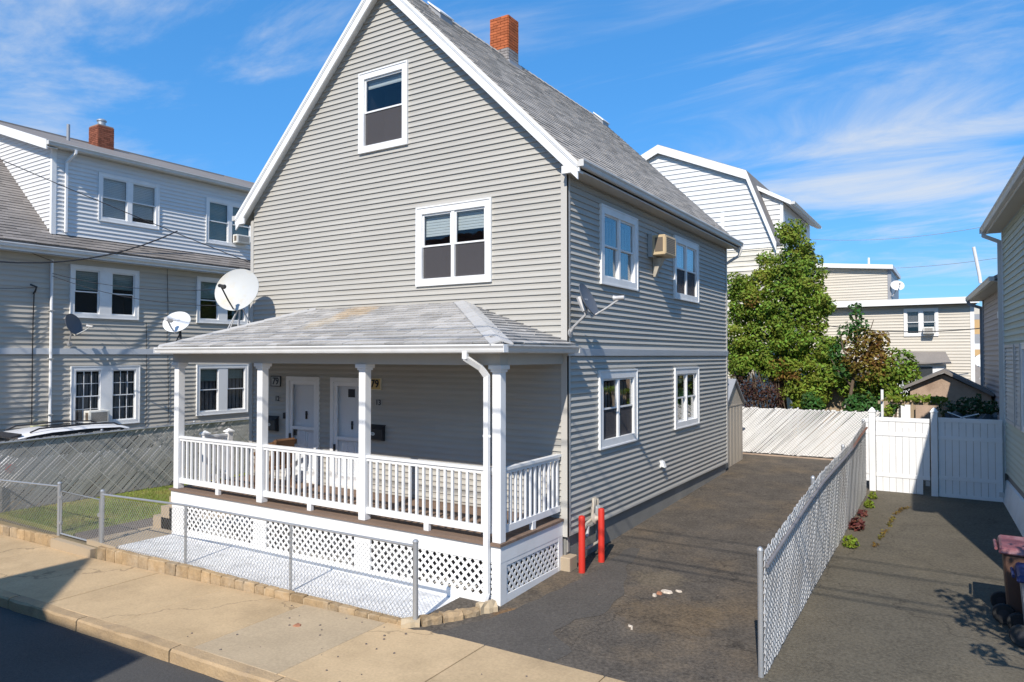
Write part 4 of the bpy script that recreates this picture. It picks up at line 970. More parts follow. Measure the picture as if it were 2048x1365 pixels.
aircon('air_conditioner', 'beige through-wall air conditioner under the eave on the grey house side', FS, 3.46, 4.10, 5.40, 5.80, 0.36, 'ac_beige', bracket=True)

# ---- bollards and gas meter
def bollard(x, y, h, label):
    z = zd(y)
    t = MB(); t.lathe([(0.052, -0.25), (0.052, h-0.02), (0.045, h-0.003), (0.02, h+0.008), (0.001, h+0.010)], 20, (x, y, z)); o = t.build('bollard', 'bollard_red', smooth=True)
    tag(o, label, 'bollard', 'red bollards by the gas meter')
bollard(0.27, -0.02, 0.87, 'red steel bollard standing nearest the porch corner')
bollard(0.31, 0.60, 0.86, 'red steel bollard standing further from the street, beside the gas meter')
t = thing('gas_meter', 'weathered gas meter with pale pipes on the foundation behind the red bollards', 'gas meter', (0.12, 0.62, 0.1))
p = MB()
for pts in ([(0.10, 0.36, 0.08), (0.10, 0.36, 0.62), (0.13, 0.44, 0.70), (0.14, 0.62, 0.74)], [(0.14, 0.62, 0.74), (0.14, 0.66, 0.95), (0.10, 0.74, 1.04)], [(0.10, 0.36, 0.30), (0.14, 0.42, 0.30), (0.14, 0.95, 0.32)], [(0.14, 0.95, 0.32), (0.14, 0.95, 0.66), (0.02, 0.97, 0.66)]): p.tube(pts, 0.024, 8)
p.build('pipe', 'gas_pipe', t, smooth=True)
p = MB(); p.lathe([(0.02, 0), (0.085, 0.01), (0.09, 0.03), (0.05, 0.05), (0.03, 0.10)], 14, (0.16, 0.62, 0.74), (1, 0, 0.2)); p.build('regulator', 'gas_pipe', t, smooth=True)
p = MB(); p.box(0.05, 0.18, 0.72, 0.90, 0.70, 0.92); p.build('meter_body', 'meter_grey', t, bevel=0.03)
p = MB(); p.lathe([(0.05, 0), (0.05, 0.02), (0.035, 0.035)], 14, (0.18, 0.81, 0.84), (1, 0, 0)); p.build('dial', 'ac_white', t, smooth=True)
p = MB(); p.tube([(0.12, 0.76, 0.92), (0.12, 0.76, 1.06)], 0.026, 8); p.tube([(0.12, 0.86, 0.92), (0.12, 0.86, 1.02)], 0.024, 8); p.build('union', 'gas_pipe', t, smooth=True)
p = MB(); p.tube([(0.11, 0.47, 0.48), (0.13, 0.50, 0.64)], [0.035, 0.02], 8); p.build('valve', 'dish_arm', t)
p = MB(); rect_pipe(p, [(0.02, 0.98, 0.62), (0.02, 1.06, 0.62), (0.02, 1.06, 0.25)], 0.035, 0.03); p.build('conduit', 'shed_grey', t)

# ---- front chain-link fence on its stone edging
def chain(F, u0, u1, z0f, H, parent, pitch=0.075, r_=0.0030, d=0.0, m='wire_galvanized'):
    """two families of straight diagonal wires clipped to the panel"""
    mb = MB()
    for sgn in (1, -1):
        u = u0-H
        while u < u1+H:
            a0, b0 = (u, u+H) if sgn > 0 else (u+H, u)
            ta, tb = (u0-a0)/(b0-a0), (u1-a0)/(b0-a0)
            if ta > tb: ta, tb = tb, ta
            ta = max(0, ta); tb = min(1, tb)
            if tb-ta > 0.02:
                ua, ub = a0+(b0-a0)*ta, a0+(b0-a0)*tb
                A = Vector(F(ua, d+sgn*r_, z0f(ua)+H*ta)); B = Vector(F(ub, d+sgn*r_, z0f(ub)+H*tb))
                mb.tube([A, B], r_, 3, cap=False)
            u += pitch
    return mb.build('chain_link', m, parent, kind='stuff')
FY = -2.86
FC = frame((0, FY, 0), (1, 0, 0), (0, -1, 0))
def cl_post(F, u, z0, z1, r_, parent, d=0.0, cap=True, m='galvanized'):
    pr = [(r_, z0), (r_, z1)] + ([(r_*1.15, z1), (r_*1.15, z1+0.015), (r_*0.7, z1+0.035), (0.004, z1+0.045)] if cap else [(r_*0.5, z1+.004)])
    b_ = F(u, d, 0); return MB().lathe(pr, 12, b_).build('post', m, parent, smooth=True)
def fence_front(label, us, tops, zb, ends, nm='chain_link_fence'):
    u0, u1 = us[0], us[-1]
    t = thing(nm, label, 'fence', F3((u0+u1)/2), 'low chain-link fences along the pavement')
    ztop = lambda u: interp(u, list(zip(us, tops))); z0f = lambda u: interp(u, list(zip(us, zb)))
    for u, e_ in zip(us, ends): cl_post(FC, u, z0f(u)-0.12, ztop(u)+(0.03 if e_ else -0.02), 0.036 if e_ else 0.022, t, cap=e_)
    MB().tube([FC(u, 0, ztop(u)-0.02) for u in us], 0.019, 8).build('top_rail', 'galvanized', t, smooth=True)
    MB().tube([FC(u, 0.03, z0f(u)+0.05) for u in us], 0.003, 4).build('tension_wire', 'wire_galvanized', t)
    chain(FC, u0+0.04, u1-0.04, lambda u: z0f(u)+0.02, 0.90, t, d=0.026)
    return t
def F3(u): return FC(u, 0, -0.05)
fence_front('low chain-link fence in front of the white patio', [-8.16, -5.58, -3.02, -0.67], [0.86, 0.95, 0.965, 0.985], [-0.12, -0.03, -0.02, -0.01], [True, False, False, True])
fence_front('low chain-link fence along the lawn left of the small gate', [-12.62, -9.74], [0.72, 0.85], [-0.24, -0.18], [False, True])
t = thing('chain_link_gate', 'narrow chain-link garden gate between two grey posts', 'gate', FC(-8.95, 0, -0.15))
zt0, zt1 = 0.80, 0.815
p = MB(); p.tube([FC(-9.66, 0, -0.08), FC(-9.66, 0, 0.74), FC(-8.24, 0, 0.74), FC(-8.24, 0, -0.08), FC(-9.66, 0, -0.08)], 0.018, 8); p.build('frame', 'galvanized', t, smooth=True)
chain(FC, -9.64, -8.26, lambda u: -0.07, 0.79, t, d=0.0)
for z in (0.1, 0.6): MB().fbox(FC, -9.73, -9.64, -0.025, 0.025, z, z+.05).build('hinge', 'galvanized', t)
MB().fbox(FC, -8.27, -8.14, -0.03, 0.03, 0.42, 0.49).build('latch', 'galvanized', t)

# stone edging under the fence
def stone(parent, u0, u1, y0, y1, zb0, zb1, zt, seed, m='edging_stone'):
    rr = random.Random(seed); j = lambda a: rr.uniform(-a, a); mb = MB()
    L_ = [(u0, zb0), (u1, zb1)]
    mb.hexa([(u0+j(.006), y0+j(.012), zb0), (u1+j(.006), y0+j(.012), zb1), (u1, y1, zb1), (u0, y1, zb0), (u0+j(.01), y0+.012+j(.012), zt(u0)+j(.012)), (u1+j(.01), y0+.012+j(.012), zt(u1)+j(.012)), (u1, y1, zt(u1)+j(.006)), (u0, y1, zt(u0)+j(.006))])
    return mb.build('stone', m, parent, bevel=0.012)
def edging(label, a, b, zt, seed):
    t = thing('stone_edging', label, 'stone edging', ((a+b)/2, -2.93, -0.2), 'rough tan stone edgings')
    mb = MB(); mb.hexa([(a, -2.955, zs(a)-.1), (b, -2.955, zs(b)-.1), (b, -2.83, zs(b)-.1), (a, -2.83, zs(a)-.1), (a, -2.955, zt(a)-.02), (b, -2.955, zt(b)-.02), (b, -2.83, zt(b)-.012), (a, -2.83, zt(a)-.012)]); mb.build('mortar_bed', 'mortar_pale', t)
    rr = random.Random(seed); u = a
    while u < b-0.02:
        w_ = rr.choice((.2, .24, .27, .3, .34, .5)); e_ = min(u+w_, b)
        if b-e_ < 0.12: e_ = b
        stone(t, u+.012, e_-.012, -2.975-rr.uniform(0, .015), -2.86, zs(u)-.08, zs(e_)-.08, zt, rr.random()); u = e_
edging('row of rough tan stones below the patio fence', -8.12, -0.74, lambda u: interp(u, [(-8.2, -0.09), (-5.6, -0.02), (-0.6, 0.015)]), 11)
edging('row of rough tan stones below the lawn fence', -12.7, -9.66, lambda u: interp(u, [(-12.8, -0.22), (-9.6, -0.12)]), 12)
# broken stones turning the patio corner towards the porch
t = thing('corner_stones', 'broken tan stones at the driveway corner of the white patio', 'stone edging', (-0.4, -2.5, 0), 'rough tan stone edgings')
cs = [(-0.80, -2.99), (-0.60, -2.84), (-0.44, -2.62), (-0.30, -2.38), (-0.19, -2.16), (-0.06, -1.93)]
for i, (p0, p1) in enumerate(zip(cs, cs[1:])):
    rr = random.Random(40+i); a = Vector((*p0, 0)); b = Vector((*p1, 0)); d = (b-a).normalized(); nn = Vector((d.y, -d.x, 0)); mb = MB(); k = 4
    hgt = (.05, .075, .085, .07, .13)[i]
    for q in range(k+1):
        c = a.lerp(b, .03+.94*q/k); j_ = lambda w: rr.uniform(-w, w); o1 = .085+j_(.02); o2 = .13
        mb.v += [tuple(c+nn*o1+Vector((0, 0, -.15))), tuple(c+nn*(o1-.01+j_(.012))+Vector((0, 0, hgt*.55+j_(.015)))), tuple(c+nn*(.03+j_(.02))+Vector((0, 0, hgt+j_(.015)))), tuple(c-nn*(o2-.03+j_(.02))+Vector((0, 0, hgt*.85+j_(.012)))), tuple(c-nn*o2+Vector((0, 0, -.15)))]
    for q in range(k):
        for e_ in range(5): mb.f.append((q*5+e_, q*5+(e_+1) % 5, (q+1)*5+(e_+1) % 5, (q+1)*5+e_))
    mb.f.append((4, 3, 2, 1, 0)); mb.f.append(tuple(k*5+e_ for e_ in range(5)))
    mb.build('stone', 'edging_stone' if i in (1, 3) else 'kerb_granite' if i == 2 else 'mortar_pale', t)

# ---- slatted chain-link fences
def slat_fence(name, label, F, u0, u1, zb, zt, m, pitch, wid, parent_posts, rail_d=0.03, rail_drop=0.03, rail_m='galvanized', single=True, lean=1.0, group=None, over=0.0, wires=True, gaps=0, seed=1, post_d=-0.04, post_top=0.02, jit=0.003):
    t = thing(name, label, 'fence', F((u0+u1)/2, 0, zb((u0+u1)/2)), group)
    H = max(zt(u0)-zb(u0), zt(u1)-zb(u1), zt((u0+u1)/2)-zb((u0+u1)/2)); rr = random.Random(seed); J = MB(); cnt = 0
    u = u0-H*abs(lean)
    while u < u1+H*abs(lean):
        a0, b0 = (u, u+H*lean)
        ta, tb = (u0-a0)/(b0-a0), (u1-a0)/(b0-a0)
        if ta > tb: ta, tb = tb, ta
        ta = max(0, ta); tb = min(1, tb)
        if tb-ta > 0.04 and rr.random() > gaps:
            ua, ub = a0+(b0-a0)*ta, a0+(b0-a0)*tb
            za = zb(ua)+(zt(ua)-zb(ua))*ta+(rr.uniform(-.015, .015) if ta == 0 else 0); zc = zb(ub)+(zt(ub)-zb(ub))*tb+(rr.uniform(-.012, .03) if tb == 1 else 0)
            d = rr.uniform(-jit, jit); h = wid/2
            p = []
            for dq in (d, d+0.004): p += [F(ua-h, dq, za), F(ua+h, dq, za), F(ub+h, dq, zc), F(ub-h, dq, zc)]
            if single and cnt < 300: MB().hexa(p).build('slat', m, t)
            else: J.hexa(p)
            cnt += 1
        u += pitch
    if J.v: J.build('slats', m, t, kind='stuff')
    for pu in parent_posts: cl_post(F, pu, zb(pu)-0.15, zt(pu)+post_top, 0.03, t, d=post_d)
    n = 8; ups = [u0+(u1-u0)*i/n for i in range(n+1)]
    MB().tube([F(q, rail_d, zt(q)-rail_drop) for q in ups], 0.021, 8).build('top_rail', rail_m, t, smooth=True)
    if wires:
        mb = MB(); u = u0-H
        while u < u1+H:
            a0, b0 = u+H, u
            ta, tb = (u0-a0)/(b0-a0), (u1-a0)/(b0-a0)
            if ta > tb: ta, tb = tb, ta
            ta = max(0, ta); tb = min(1, tb)
            if tb-ta > .03:
                ua, ub = a0+(b0-a0)*ta, a0+(b0-a0)*tb
                mb.tube([F(ua, .008, zb(ua)+(zt(ua)-zb(ua))*ta), F(ub, .008, zb(ub)+(zt(ub)-zb(ub))*tb)], 0.0042, 3, cap=False)
            u += 0.09
        mb.build('chain_link', 'wire_galvanized', t, kind='stuff')
    return t
# right: between the two driveways (seen from its right face)
FR = frame((3.45, 0, 0), (0, 1, 0), (1, 0, 0))
zrt = lambda u: interp(u, [(-2.1, 1.30), (0, 1.50), (1.6, 1.62), (5, 1.72), (7.4, 1.92)])
zrb = lambda u: zd(u)+0.03
fr_ = slat_fence('slatted_fence', 'silver slatted chain-link fence running between the two driveways', FR, -2.06, 7.75, zrb, zrt, 'slat_silver', 0.055, 0.050, [-2.06, 1.2, 4.4, 7.7], rail_d=0.03, rail_drop=0.13, rail_m='rusty_rail', group='slatted chain-link fences', seed=5, lean=0.62)
# back: white slats behind the driveway
FBK = frame((0, 12.3, 0), (1, 0, 0), (0, -1, 0))
slat_fence('slatted_fence', 'white slatted chain-link fence across the end of the driveway', FBK, -0.9, 3.42, lambda u: 0.46, lambda u: 1.81, 'slat_white', 0.060, 0.056, [-0.9, 1.2, 3.3], rail_d=-0.03, group='slatted chain-link fences', seed=6, wires=True, jit=0.0)
MB().box(-1.2, 3.4, 12.2, 12.36, 0.1, 0.42).build('low_wall', 'garage_stucco', None); tag(bpy.data.objects['low_wall'], 'low brown concrete kerb wall under the white slatted fence', 'wall')
# left: dark slats along the lawn
FLF = frame((-12.7, 0, 0), (0, 1, 0), (1, 0, 0))
zlt = lambda u: interp(u, [(-6, 1.46), (0.7, 1.54), (4, 1.53), (12, 1.60)])
tl = slat_fence('slatted_fence', 'dark grey slatted chain-link fence between the lawn and the neighbour', FLF, -2.9, 11.8, lambda u: -0.07, zlt, 'slat_dark', 0.085, 0.072, [-2.9, -0.5, 2, 4.5, 7, 9.5, 11.8], group='slatted chain-link fences', seed=7, wires=True, gaps=0.02)
u = -4.0; rr = random.Random(9)
while u < 9:
    H = 1.55; a0, b0 = u+H, u; ta = max(0, (a0+2.8-0) and 0); 
    if b0 > -2.85:
        p = []
        for dq in (.012, .016): p += [FLF(a0-.012, dq, -.06), FLF(a0+.012, dq, -.06), FLF(b0+.012, dq, zlt(b0)-.01), FLF(b0-.012, dq, zlt(b0)-.01)]
        MB().hexa(p).build('slat', 'slat_pale', tl)
    u += rr.choice((.42, .5, .58))

# ---- white vinyl fence panels and gate at the end of the right driveway
FV = frame((0, 8.42, 0), (1, 0, 0), (0, -1, 0))
def vinyl_post(u, z0, z1, parent, w_=0.065):
    o = MB().fbox(FV, u-w_, u+w_, -w_, w_, z0, z1).build('post', 'white_vinyl', parent, bevel=0.006)
    c = MB(); c.fbox(FV, u-w_-.012, u+w_+.012, -w_-.012, w_+.012, z1, z1+.03)
    b4 = [FV(u-w_, -w_, z1+.03), FV(u+w_, -w_, z1+.03), FV(u+w_, w_, z1+.03), FV(u-w_, w_, z1+.03)]; m4 = [FV(u-w_*.7, -w_*.7, z1+.07), FV(u+w_*.7, -w_*.7, z1+.07), FV(u+w_*.7, w_*.7, z1+.07), FV(u-w_*.7, w_*.7, z1+.07)]
    c.hexa(b4+m4); c.add(m4+[FV(u, 0, z1+.115)], [(0, 1, 4), (1, 2, 4), (2, 3, 4), (3, 0, 4)]); c.build('post_cap', 'white_vinyl', o)
def vinyl_panel(name, label, cat, u0, u1, z0, z1, posts_, planks, r1, r2, notch=None):
    t = thing(name, label, cat, FV((u0+u1)/2, 0, z0), 'white vinyl fence panels')
    for q in range(planks):
        a = u0+(u1-u0)*q/planks; b = u0+(u1-u0)*(q+1)/planks; zb_ = z0
        if notch and q == planks-1: zb_ = notch
        MB().fbox(FV, a+.003, b-.003, -.014, .014-.002*(q % 2), zb_, z1-.02).build('plank', 'white_vinyl', t)
    for z, zz in ((z1-.09, z1), (r1-.03, r1+.05), (r2-.05, r2+.03)):
        MB().fbox(FV, u0, u1, -.026, .026, z, zz).build('rail', 'white_vinyl', t)
    if not notch: MB().fbox(FV, u0, u1, -.026, .026, z0-.01, z0+.06).build('rail', 'white_vinyl', t)
    for (pu, pz0, pz1) in posts_: vinyl_post(pu, pz0, pz1, t)
    return t
vinyl_panel('vinyl_fence', 'narrow white vinyl fence strip against the slatted fence end', 'fence', 3.35, 3.455, 0.52, 1.95, [], 1, 1.62, 0.72)
tg = vinyl_panel('vinyl_gate', 'sunlit white vinyl gate between two tall white posts', 'gate', 3.60, 4.665, 0.30, 1.99, [(3.525, 0.1, 2.10)], 8, 1.60, 0.68, notch=0.62)
MB().fbox(FV, 4.58, 4.66, -.02, .03, .50, .60).build('latch', 'meter_grey', tg)
tg = vinyl_panel('vinyl_fence', 'shaded white vinyl fence panel beside the right-hand house', 'fence', 4.83, 6.00, 0.30, 2.03, [(4.755, 0.05, 2.14)], 9, 1.58, 0.72)
MB().fbox(FV, 5.93, 6.03, -.02, .04, .40, .50).build('latch', 'slat_pale', tg)

# ---- beige garden shed behind the house
t = thing('garden_shed', 'small beige gabled garden shed behind the grey house', 'shed', (-1.3, 10.3, 0.3))
sx0, sx1, sy0, sy1 = -2.4, -0.14, 9.42, 11.25
MB().extrude([(sx1, sy0, 0.25), (sx1, sy1, 0.25), (sx1, sy1, 2.02), (sx1, (sy0+sy1)/2, 2.66), (sx1, sy0, 2.02)], (sx0-sx1, 0, 0)).build('walls', 'shed_beige', t)
for k in range(5): MB().box(sx1, sx1+.006, sy0+.2+k*.33, sy0+.215+k*.33, .28, 2.0).build('batten', 'shed_beige', t)
MB().box(sx1, sx1+.012, sy0, sy1, 1.985, 2.02).build('cross_trim', 'shed_beige', t)
rf = MB()
for sg, ye in ((-1, sy0), (1, sy1)):
    ym = (sy0+sy1)/2; e_ = ye+sg*.08
    rf.hexa([(sx0-.1, ym, 2.70), (sx1+.07, ym, 2.70), (sx1+.07, e_, 1.99), (sx0-.1, e_, 1.99), (sx0-.1, ym, 2.75), (sx1+.07, ym, 2.75), (sx1+.07, e_, 2.05), (sx0-.1, e_, 2.05)])
rf.build('roof', 'shed_grey', t)

# ================================================================== NEIGHBOURS
# ---- left: tan two-storey house with a white shed dormer, side wall facing us
nx_ = -15.5
FN = frame((nx_, 0, 0), (0, 1, 0), (1, 0, 0))
nb = thing('house', 'tan-sided neighbouring house on the left with a long white dormer', 'house', (-19, 3, -0.1))
NY0, NY1 = -3.2, 10.5
n1 = (0.03, 1.94, 4.47, 5.92); n2 = (3.86, 5.77, 4.47, 5.95); n3 = (0.08, 2.0, 1.41, 3.10); n4 = (3.88, 5.80, 1.47, 3.10)
nw = MB().fbox(FN, NY0+.02, NY1-.02, -0.3, -0.055, -0.2, 0.32).build('side_wall', 'siding_tan', nb)
siding(nw, FN, NY0+.08, NY1-.05, 0.30, 3.44, 0.135, 'siding_tan', [hole(n3), hole(n4)], lip=0.019)
siding(nw, FN, NY0+.08, NY1-.05, 3.60, 6.06, 0.135, 'siding_tan', [hole(n1), hole(n2)], lip=0.019)
MB().fbox(FN, NY0, NY1, -0.02, 0.04, 3.44, 3.60).build('belt_course', 'band_blue', nb)
MB().fbox(FN, NY0-.02, NY0+.08, -0.03, 0.028, 0.2, 6.08).build('corner_post', 'white_trim', nb)
b_ = MB(); b_.box(-24, nx_-.06, NY0, NY0+.1, -.2, 6.1); b_.box(-24, nx_-.06, NY1-.1, NY1, -.2, 6.1); b_.build('end_wall', 'siding_tan', nb)
b_ = MB(); b_.box(-23.9, nx_-.62, NY0+.1, NY1-.1, 3.4, 3.45); b_.box(-23.9, nx_-.62, NY0+.1, NY1-.1, 6.0, 6.05); b_.build('floor', 'interior_mid', nb)
def nwin(w_, **k): return window(nb, FN, *w_, units=2, cw=0.11, mull=0.34, proud=0.045, **k)
nwin(n1, blind=0.45, bm_='blind_green', screen=False, low=None); nwin(n2, blind=0.45, bm_='blind_green', screen=False, low=None)
nwin(n3, grid=(3, 2), blind=0.0, screen=False, low='curtain_grey'); nwin(n4, blind=0.3, bm_='blind_green', screen=False)
# eave, soffit, roof strip
MB().box(nx_, nx_+.36, NY0-.2, NY1+.2, 6.085, 6.10).build('soffit', 'soffit', nb)
MB().box(nx_-.02, nx_+.03, NY0, NY1, 5.93, 6.083).build('frieze', 'soffit', nb)
FNE = frame((nx_+.36, 0, 0), (0, 1, 0), (1, 0, 0))
MB().box(nx_+.34, nx_+.36, NY0-.2, NY1+.2, 6.08, 6.32).build('fascia', 'white_trim', nb)
gutter(FNE, NY0-.2, NY1+.2, 6.28, nb, m='white_trim')
# main roof plane: from the eave up to the ridge
NS = 0.813; exn = nx_+.40; ezn = 6.36
def nrz(x): return ezn+(exn-x)*NS
xrn = -20.8
nroof = MB()
for (ya, yb) in ((NY0-.22, -0.44), (8.6, NY1+.22)):
    nroof.hexa([(xrn, ya, nrz(xrn)-.16), (exn, ya, ezn-.12), (exn, yb, ezn-.12), (xrn, yb, nrz(xrn)-.16), (xrn, ya, nrz(xrn)), (exn, ya, ezn), (exn, yb, ezn), (xrn, yb, nrz(xrn))])
nroof.hexa([(-15.55, -.44, nrz(-15.55)-.16), (exn, -.44, ezn-.12), (exn, 8.6, ezn-.12), (-15.55, 8.6, nrz(-15.55)-.16), (-15.55, -.44, nrz(-15.55)), (exn, -.44, ezn), (exn, 8.6, ezn), (-15.55, 8.6, nrz(-15.55))])
nroof.hexa([(xrn, NY0-.22, nrz(xrn)-.16), (-26.2, NY0-.22, ezn-.12), (-26.2, NY1+.22, ezn-.12), (xrn, NY1+.22, nrz(xrn)-.16), (xrn, NY0-.22, nrz(xrn)), (-26.2, NY0-.22, ezn), (-26.2, NY1+.22, ezn), (xrn, NY1+.22, nrz(xrn))])
nroof = nroof.build('roof', 'shingle_dark', nb)
nsd = Vector((-1, 0, NS)).normalized()
shingles((exn+.02, NY0-.24, ezn-.015), (0, 1, 0), nsd, -0.44-NY0+.24, 6.3, 0.14, 0.34, 'shingle_dark', parent=nroof, seed=21)
shingles((exn+.02, -0.44, ezn-.015), (0, 1, 0), nsd, 9.0, 0.6, 0.14, 0.34, 'shingle_dark', parent=nroof, seed=22)
MB().extrude([(-24.0, NY0+.02, 6.0), (nx_, NY0+.02, 6.0), (xrn, NY0+.02, nrz(xrn)-.2)], (0, .1, 0)).build('gable_wall', 'siding_tan', nb)
for sg in (0, ): 
    rk = MB(); ya, yb = NY0-.25, NY0-.22
    rk.hexa([(xrn, ya, nrz(xrn)-.24), (exn, ya, ezn-.24), (exn, yb, ezn-.24), (xrn, yb, nrz(xrn)-.24), (xrn, ya, nrz(xrn)-.01), (exn, ya, ezn-.01), (exn, yb, ezn-.01), (xrn, yb, nrz(xrn)-.01)]); rk.build('rake_board', 'white_trim', nb)
# dormer: front cheek faces the street
FDm = frame((nx_-.0, 0, 0), (0, 1, 0), (1, 0, 0)); dw1 = (0.76, 2.56, 7.27, 8.65); dw2 = (4.17, 5.97, 7.10, 8.58)
dz0 = 6.72
dm = MB().fbox(FDm, -0.40, 8.5, -0.12, -0.055, 6.4, 6.74).build('dormer', 'siding_white', nb)
siding(dm, FDm, -0.36, 8.5, dz0, 9.04, 0.115, 'siding_white', [hole(dw1), hole(dw2)])
for i, w_ in enumerate((dw1, dw2)): window(nb, FDm, *w_, units=2, cw=0.10, mull=0.14, blind=1.0, bm_='blind_pale' if i == 0 else 'blind_green', screen=False, low=None, proud=0.03)
FDc = frame((0, -0.45, 0), (1, 0, 0), (0, -1, 0))
DSL = 0.325
def dclip(z):
    lo = exn-(z-ezn)/NS if z > ezn else exn      # roof line: boards start right of where the main roof passes
    k = (9.13-z)/DSL
    return (max(-20.6, exn-(z-ezn)/NS+.0), min(nx_-.07, nx_+k if z > 9.1 else nx_-.07))
siding(dm, FDc, -20.6, nx_-.07, 6.75, 10.6, 0.115, 'siding_white', (), lambda z: (max(-20.6, exn-(z-ezn)/NS), nx_-.07 if z < 9.12 else nx_-.07-(z-9.12)/DSL))
c_ = MB(); c_.box(nx_-.08, nx_+.024, -0.475, -0.36, 6.7, 9.1); c_.build('corner_post', 'white_trim', nb)
dr = MB(); ex_ = nx_+.26
def drz(x): return 9.17+(ex_-x)*DSL*0.98
dr.hexa([(-20.8, -.70, drz(-20.8)-.1), (ex_, -.70, drz(ex_)-.1), (ex_, 8.7, drz(ex_)-.1), (-20.8, 8.7, drz(-20.8)-.1), (-20.8, -.70, drz(-20.8)), (ex_, -.70, drz(ex_)), (ex_, 8.7, drz(ex_)), (-20.8, 8.7, drz(-20.8))]); dr.build('dormer_roof', 'shingle_dark', nb)
rk = MB(); rk.hexa([(-20.8, -.735, drz(-20.8)-.26), (ex_, -.735, drz(ex_)-.26), (ex_, -.705, drz(ex_)-.26), (-20.8, -.705, drz(-20.8)-.26), (-20.8, -.735, drz(-20.8)-.0), (ex_, -.735, drz(ex_)-.0), (ex_, -.705, drz(ex_)-.0), (-20.8, -.705, drz(-20.8)-.0)]); rk.build('rake_board', 'white_trim', nb)
MB().hexa([(-20.7, -.70, drz(-20.7)-.2), (ex_, -.70, drz(ex_)-.2), (ex_, -.44, drz(ex_)-.2), (-20.7, -.44, drz(-20.7)-.2), (-20.7, -.70, drz(-20.7)-.18), (ex_, -.70, drz(ex_)-.18), (ex_, -.44, drz(ex_)-.18), (-20.7, -.44, drz(-20.7)-.18)]).build('rake_soffit', 'white_trim', nb)
MB().box(nx_, ex_-.02, -.68, 8.68, 9.03, 9.045).build('soffit', 'soffit', nb)
FNG = frame((ex_, 0, 0), (0, 1, 0), (1, 0, 0)); MB().box(ex_-.02, ex_, -.7, 8.7, 9.02, 9.16).build('fascia', 'white_trim', nb); gutter(FNG, -.72, 8.7, 9.13, nb, m='gutter_metal')
d_ = MB(); rect_pipe(d_, [(ex_+.06, -.02, 9.03), (ex_+.06, -.02, 8.95), (nx_+.05, -.12, 8.72), (nx_+.05, -.12, 6.80)], .075, .055); d_.build('downspout', 'white_vinyl', nb)
d_ = MB(); d_.tube([(nx_+.06, -.46, 6.0), (nx_+.06, -.46, 5.9), (nx_+.06, -.46, 0.1)], .04, 8); d_.build('service_conduit', 'white_vinyl', nb, smooth=True)
for z in (4.6, 3.3, 1.8): MB().box(nx_, nx_+.12, -.52, -.40, z, z+.03).build('strap', 'meter_grey', nb)
# chimney of the neighbour
cn = MB().box(-20.49, -19.91, 2.99, 3.51, 9.6, 11.46).build('chimney', 'mortar', nb)
bricks(cn, -20.5, -19.9, 2.98, 3.52, 10.32, 11.48, 'brick_brown', single=False)
MB().box(-20.53, -19.87, 2.95, 3.55, 9.8, 10.30).build('flashing', 'dish_pale', cn)
MB().lathe([(.13, 0), (.13, .2), (.16, .21), (.16, .25), (.1, .29)], 14, (-20.2, 3.25, 11.44)).build('flue_pipe', 'galvanized', cn, smooth=True)
MB().lathe([(.05, 0), (.05, .75)], 10, (-18.6, 1.4, 10.0)).build('vent_pipe', 'shed_grey', nb, smooth=True)
# electrics on the neighbour's wall
t = thing('service_bracket', 'dark service bracket with a cable drop on the left neighbour wall', 'cable bracket', (nx_+.05, -.88, 5.1))
MB().tube([(nx_+.02, -.88, 5.05), (nx_+.10, -.88, 5.10), (nx_+.14, -.86, 5.22), (nx_+.06, -.98, 5.28)], .025, 6).build('hook', 'black_metal', t, smooth=True)
MB().tube([(nx_+.05, -.88, 5.08), (nx_+.035, -.89, 4.3), (nx_+.05, -.90, 3.5), (nx_+.04, -.89, 1.6)], .014, 6).build('cable', 'black_plastic', t)
t = thing('utility_box', 'pale yellow utility box low on the left neighbour wall', 'utility box', (nx_+.1, -.75, 1.2))
MB().box(nx_+.02, nx_+.16, -.92, -.55, 1.05, 1.55).build('case', 'utility_yellow', t, bevel=.012); MB().box(nx_+.16, nx_+.17, -.88, -.59, 1.09, 1.51).build('cover', 'utility_yellow', t)
aircon('air_conditioner', 'white air conditioner in the lower gridded window of the left neighbour', FN, 0.42, 0.98, 1.50, 1.86, 0.32, 'ac_white', sleeve=False)
aircon('air_conditioner', 'small window air conditioner in the neighbour dormer window near the grey house', FDm, 5.17, 5.70, 7.21, 7.50, 0.25, 'ac_white', sleeve=False)
# thin clutter of cables on the wall
t = thing('wall_cables', 'thin dark cables running down the left neighbour wall', 'cables', (nx_+.03, 2.8, 4))
for (y, z0, z1) in ((2.85, 3.6, 6.1), (2.9, .3, 3.4), (2.2, .4, 4.4)): MB().tube([(nx_+.03, y, z0), (nx_+.028, y+.03, (z0+z1)/2), (nx_+.03, y-.01, z1)], .008, 5).build('cable', 'black_plastic', t)

# ---- parked white SUV behind the dark slatted fence
cx, cz0 = -14.15, -0.12
car = thing('parked_car', 'white SUV parked behind the dark slatted fence, only its roof visible', 'car', (cx, 0, cz0))
secs = [(-2.25, .80, .45, .95), (-2.15, .86, .40, 1.08), (-1.95, .88, .36, 1.12), (-1.2, .90, .34, 1.10), (0.4, .90, .34, 1.06), (1.2, .89, .34, 1.02), (2.0, .86, .36, .90), (2.3, .72, .42, .78)]
mb = MB()
for (y, hw, zb_, zt_) in secs:
    for (fx, fz) in ((-1, .15), (-1, .55), (-.94, 1), (0, 1.04), (.94, 1), (1, .55), (1, .15), (.85, 0), (-.85, 0)): mb.v.append((cx+fx*hw, y, cz0+zb_+(zt_-zb_)*fz))
for i in range(len(secs)-1):
    for k in range(9): mb.f.append((i*9+k, i*9+(k+1) % 9, (i+1)*9+(k+1) % 9, (i+1)*9+k))
mb.f.append(tuple(range(9))); mb.f.append(tuple((len(secs)-1)*9+k for k in range(9))[::-1]); mb.build('body', 'car_white', car, smooth=True)
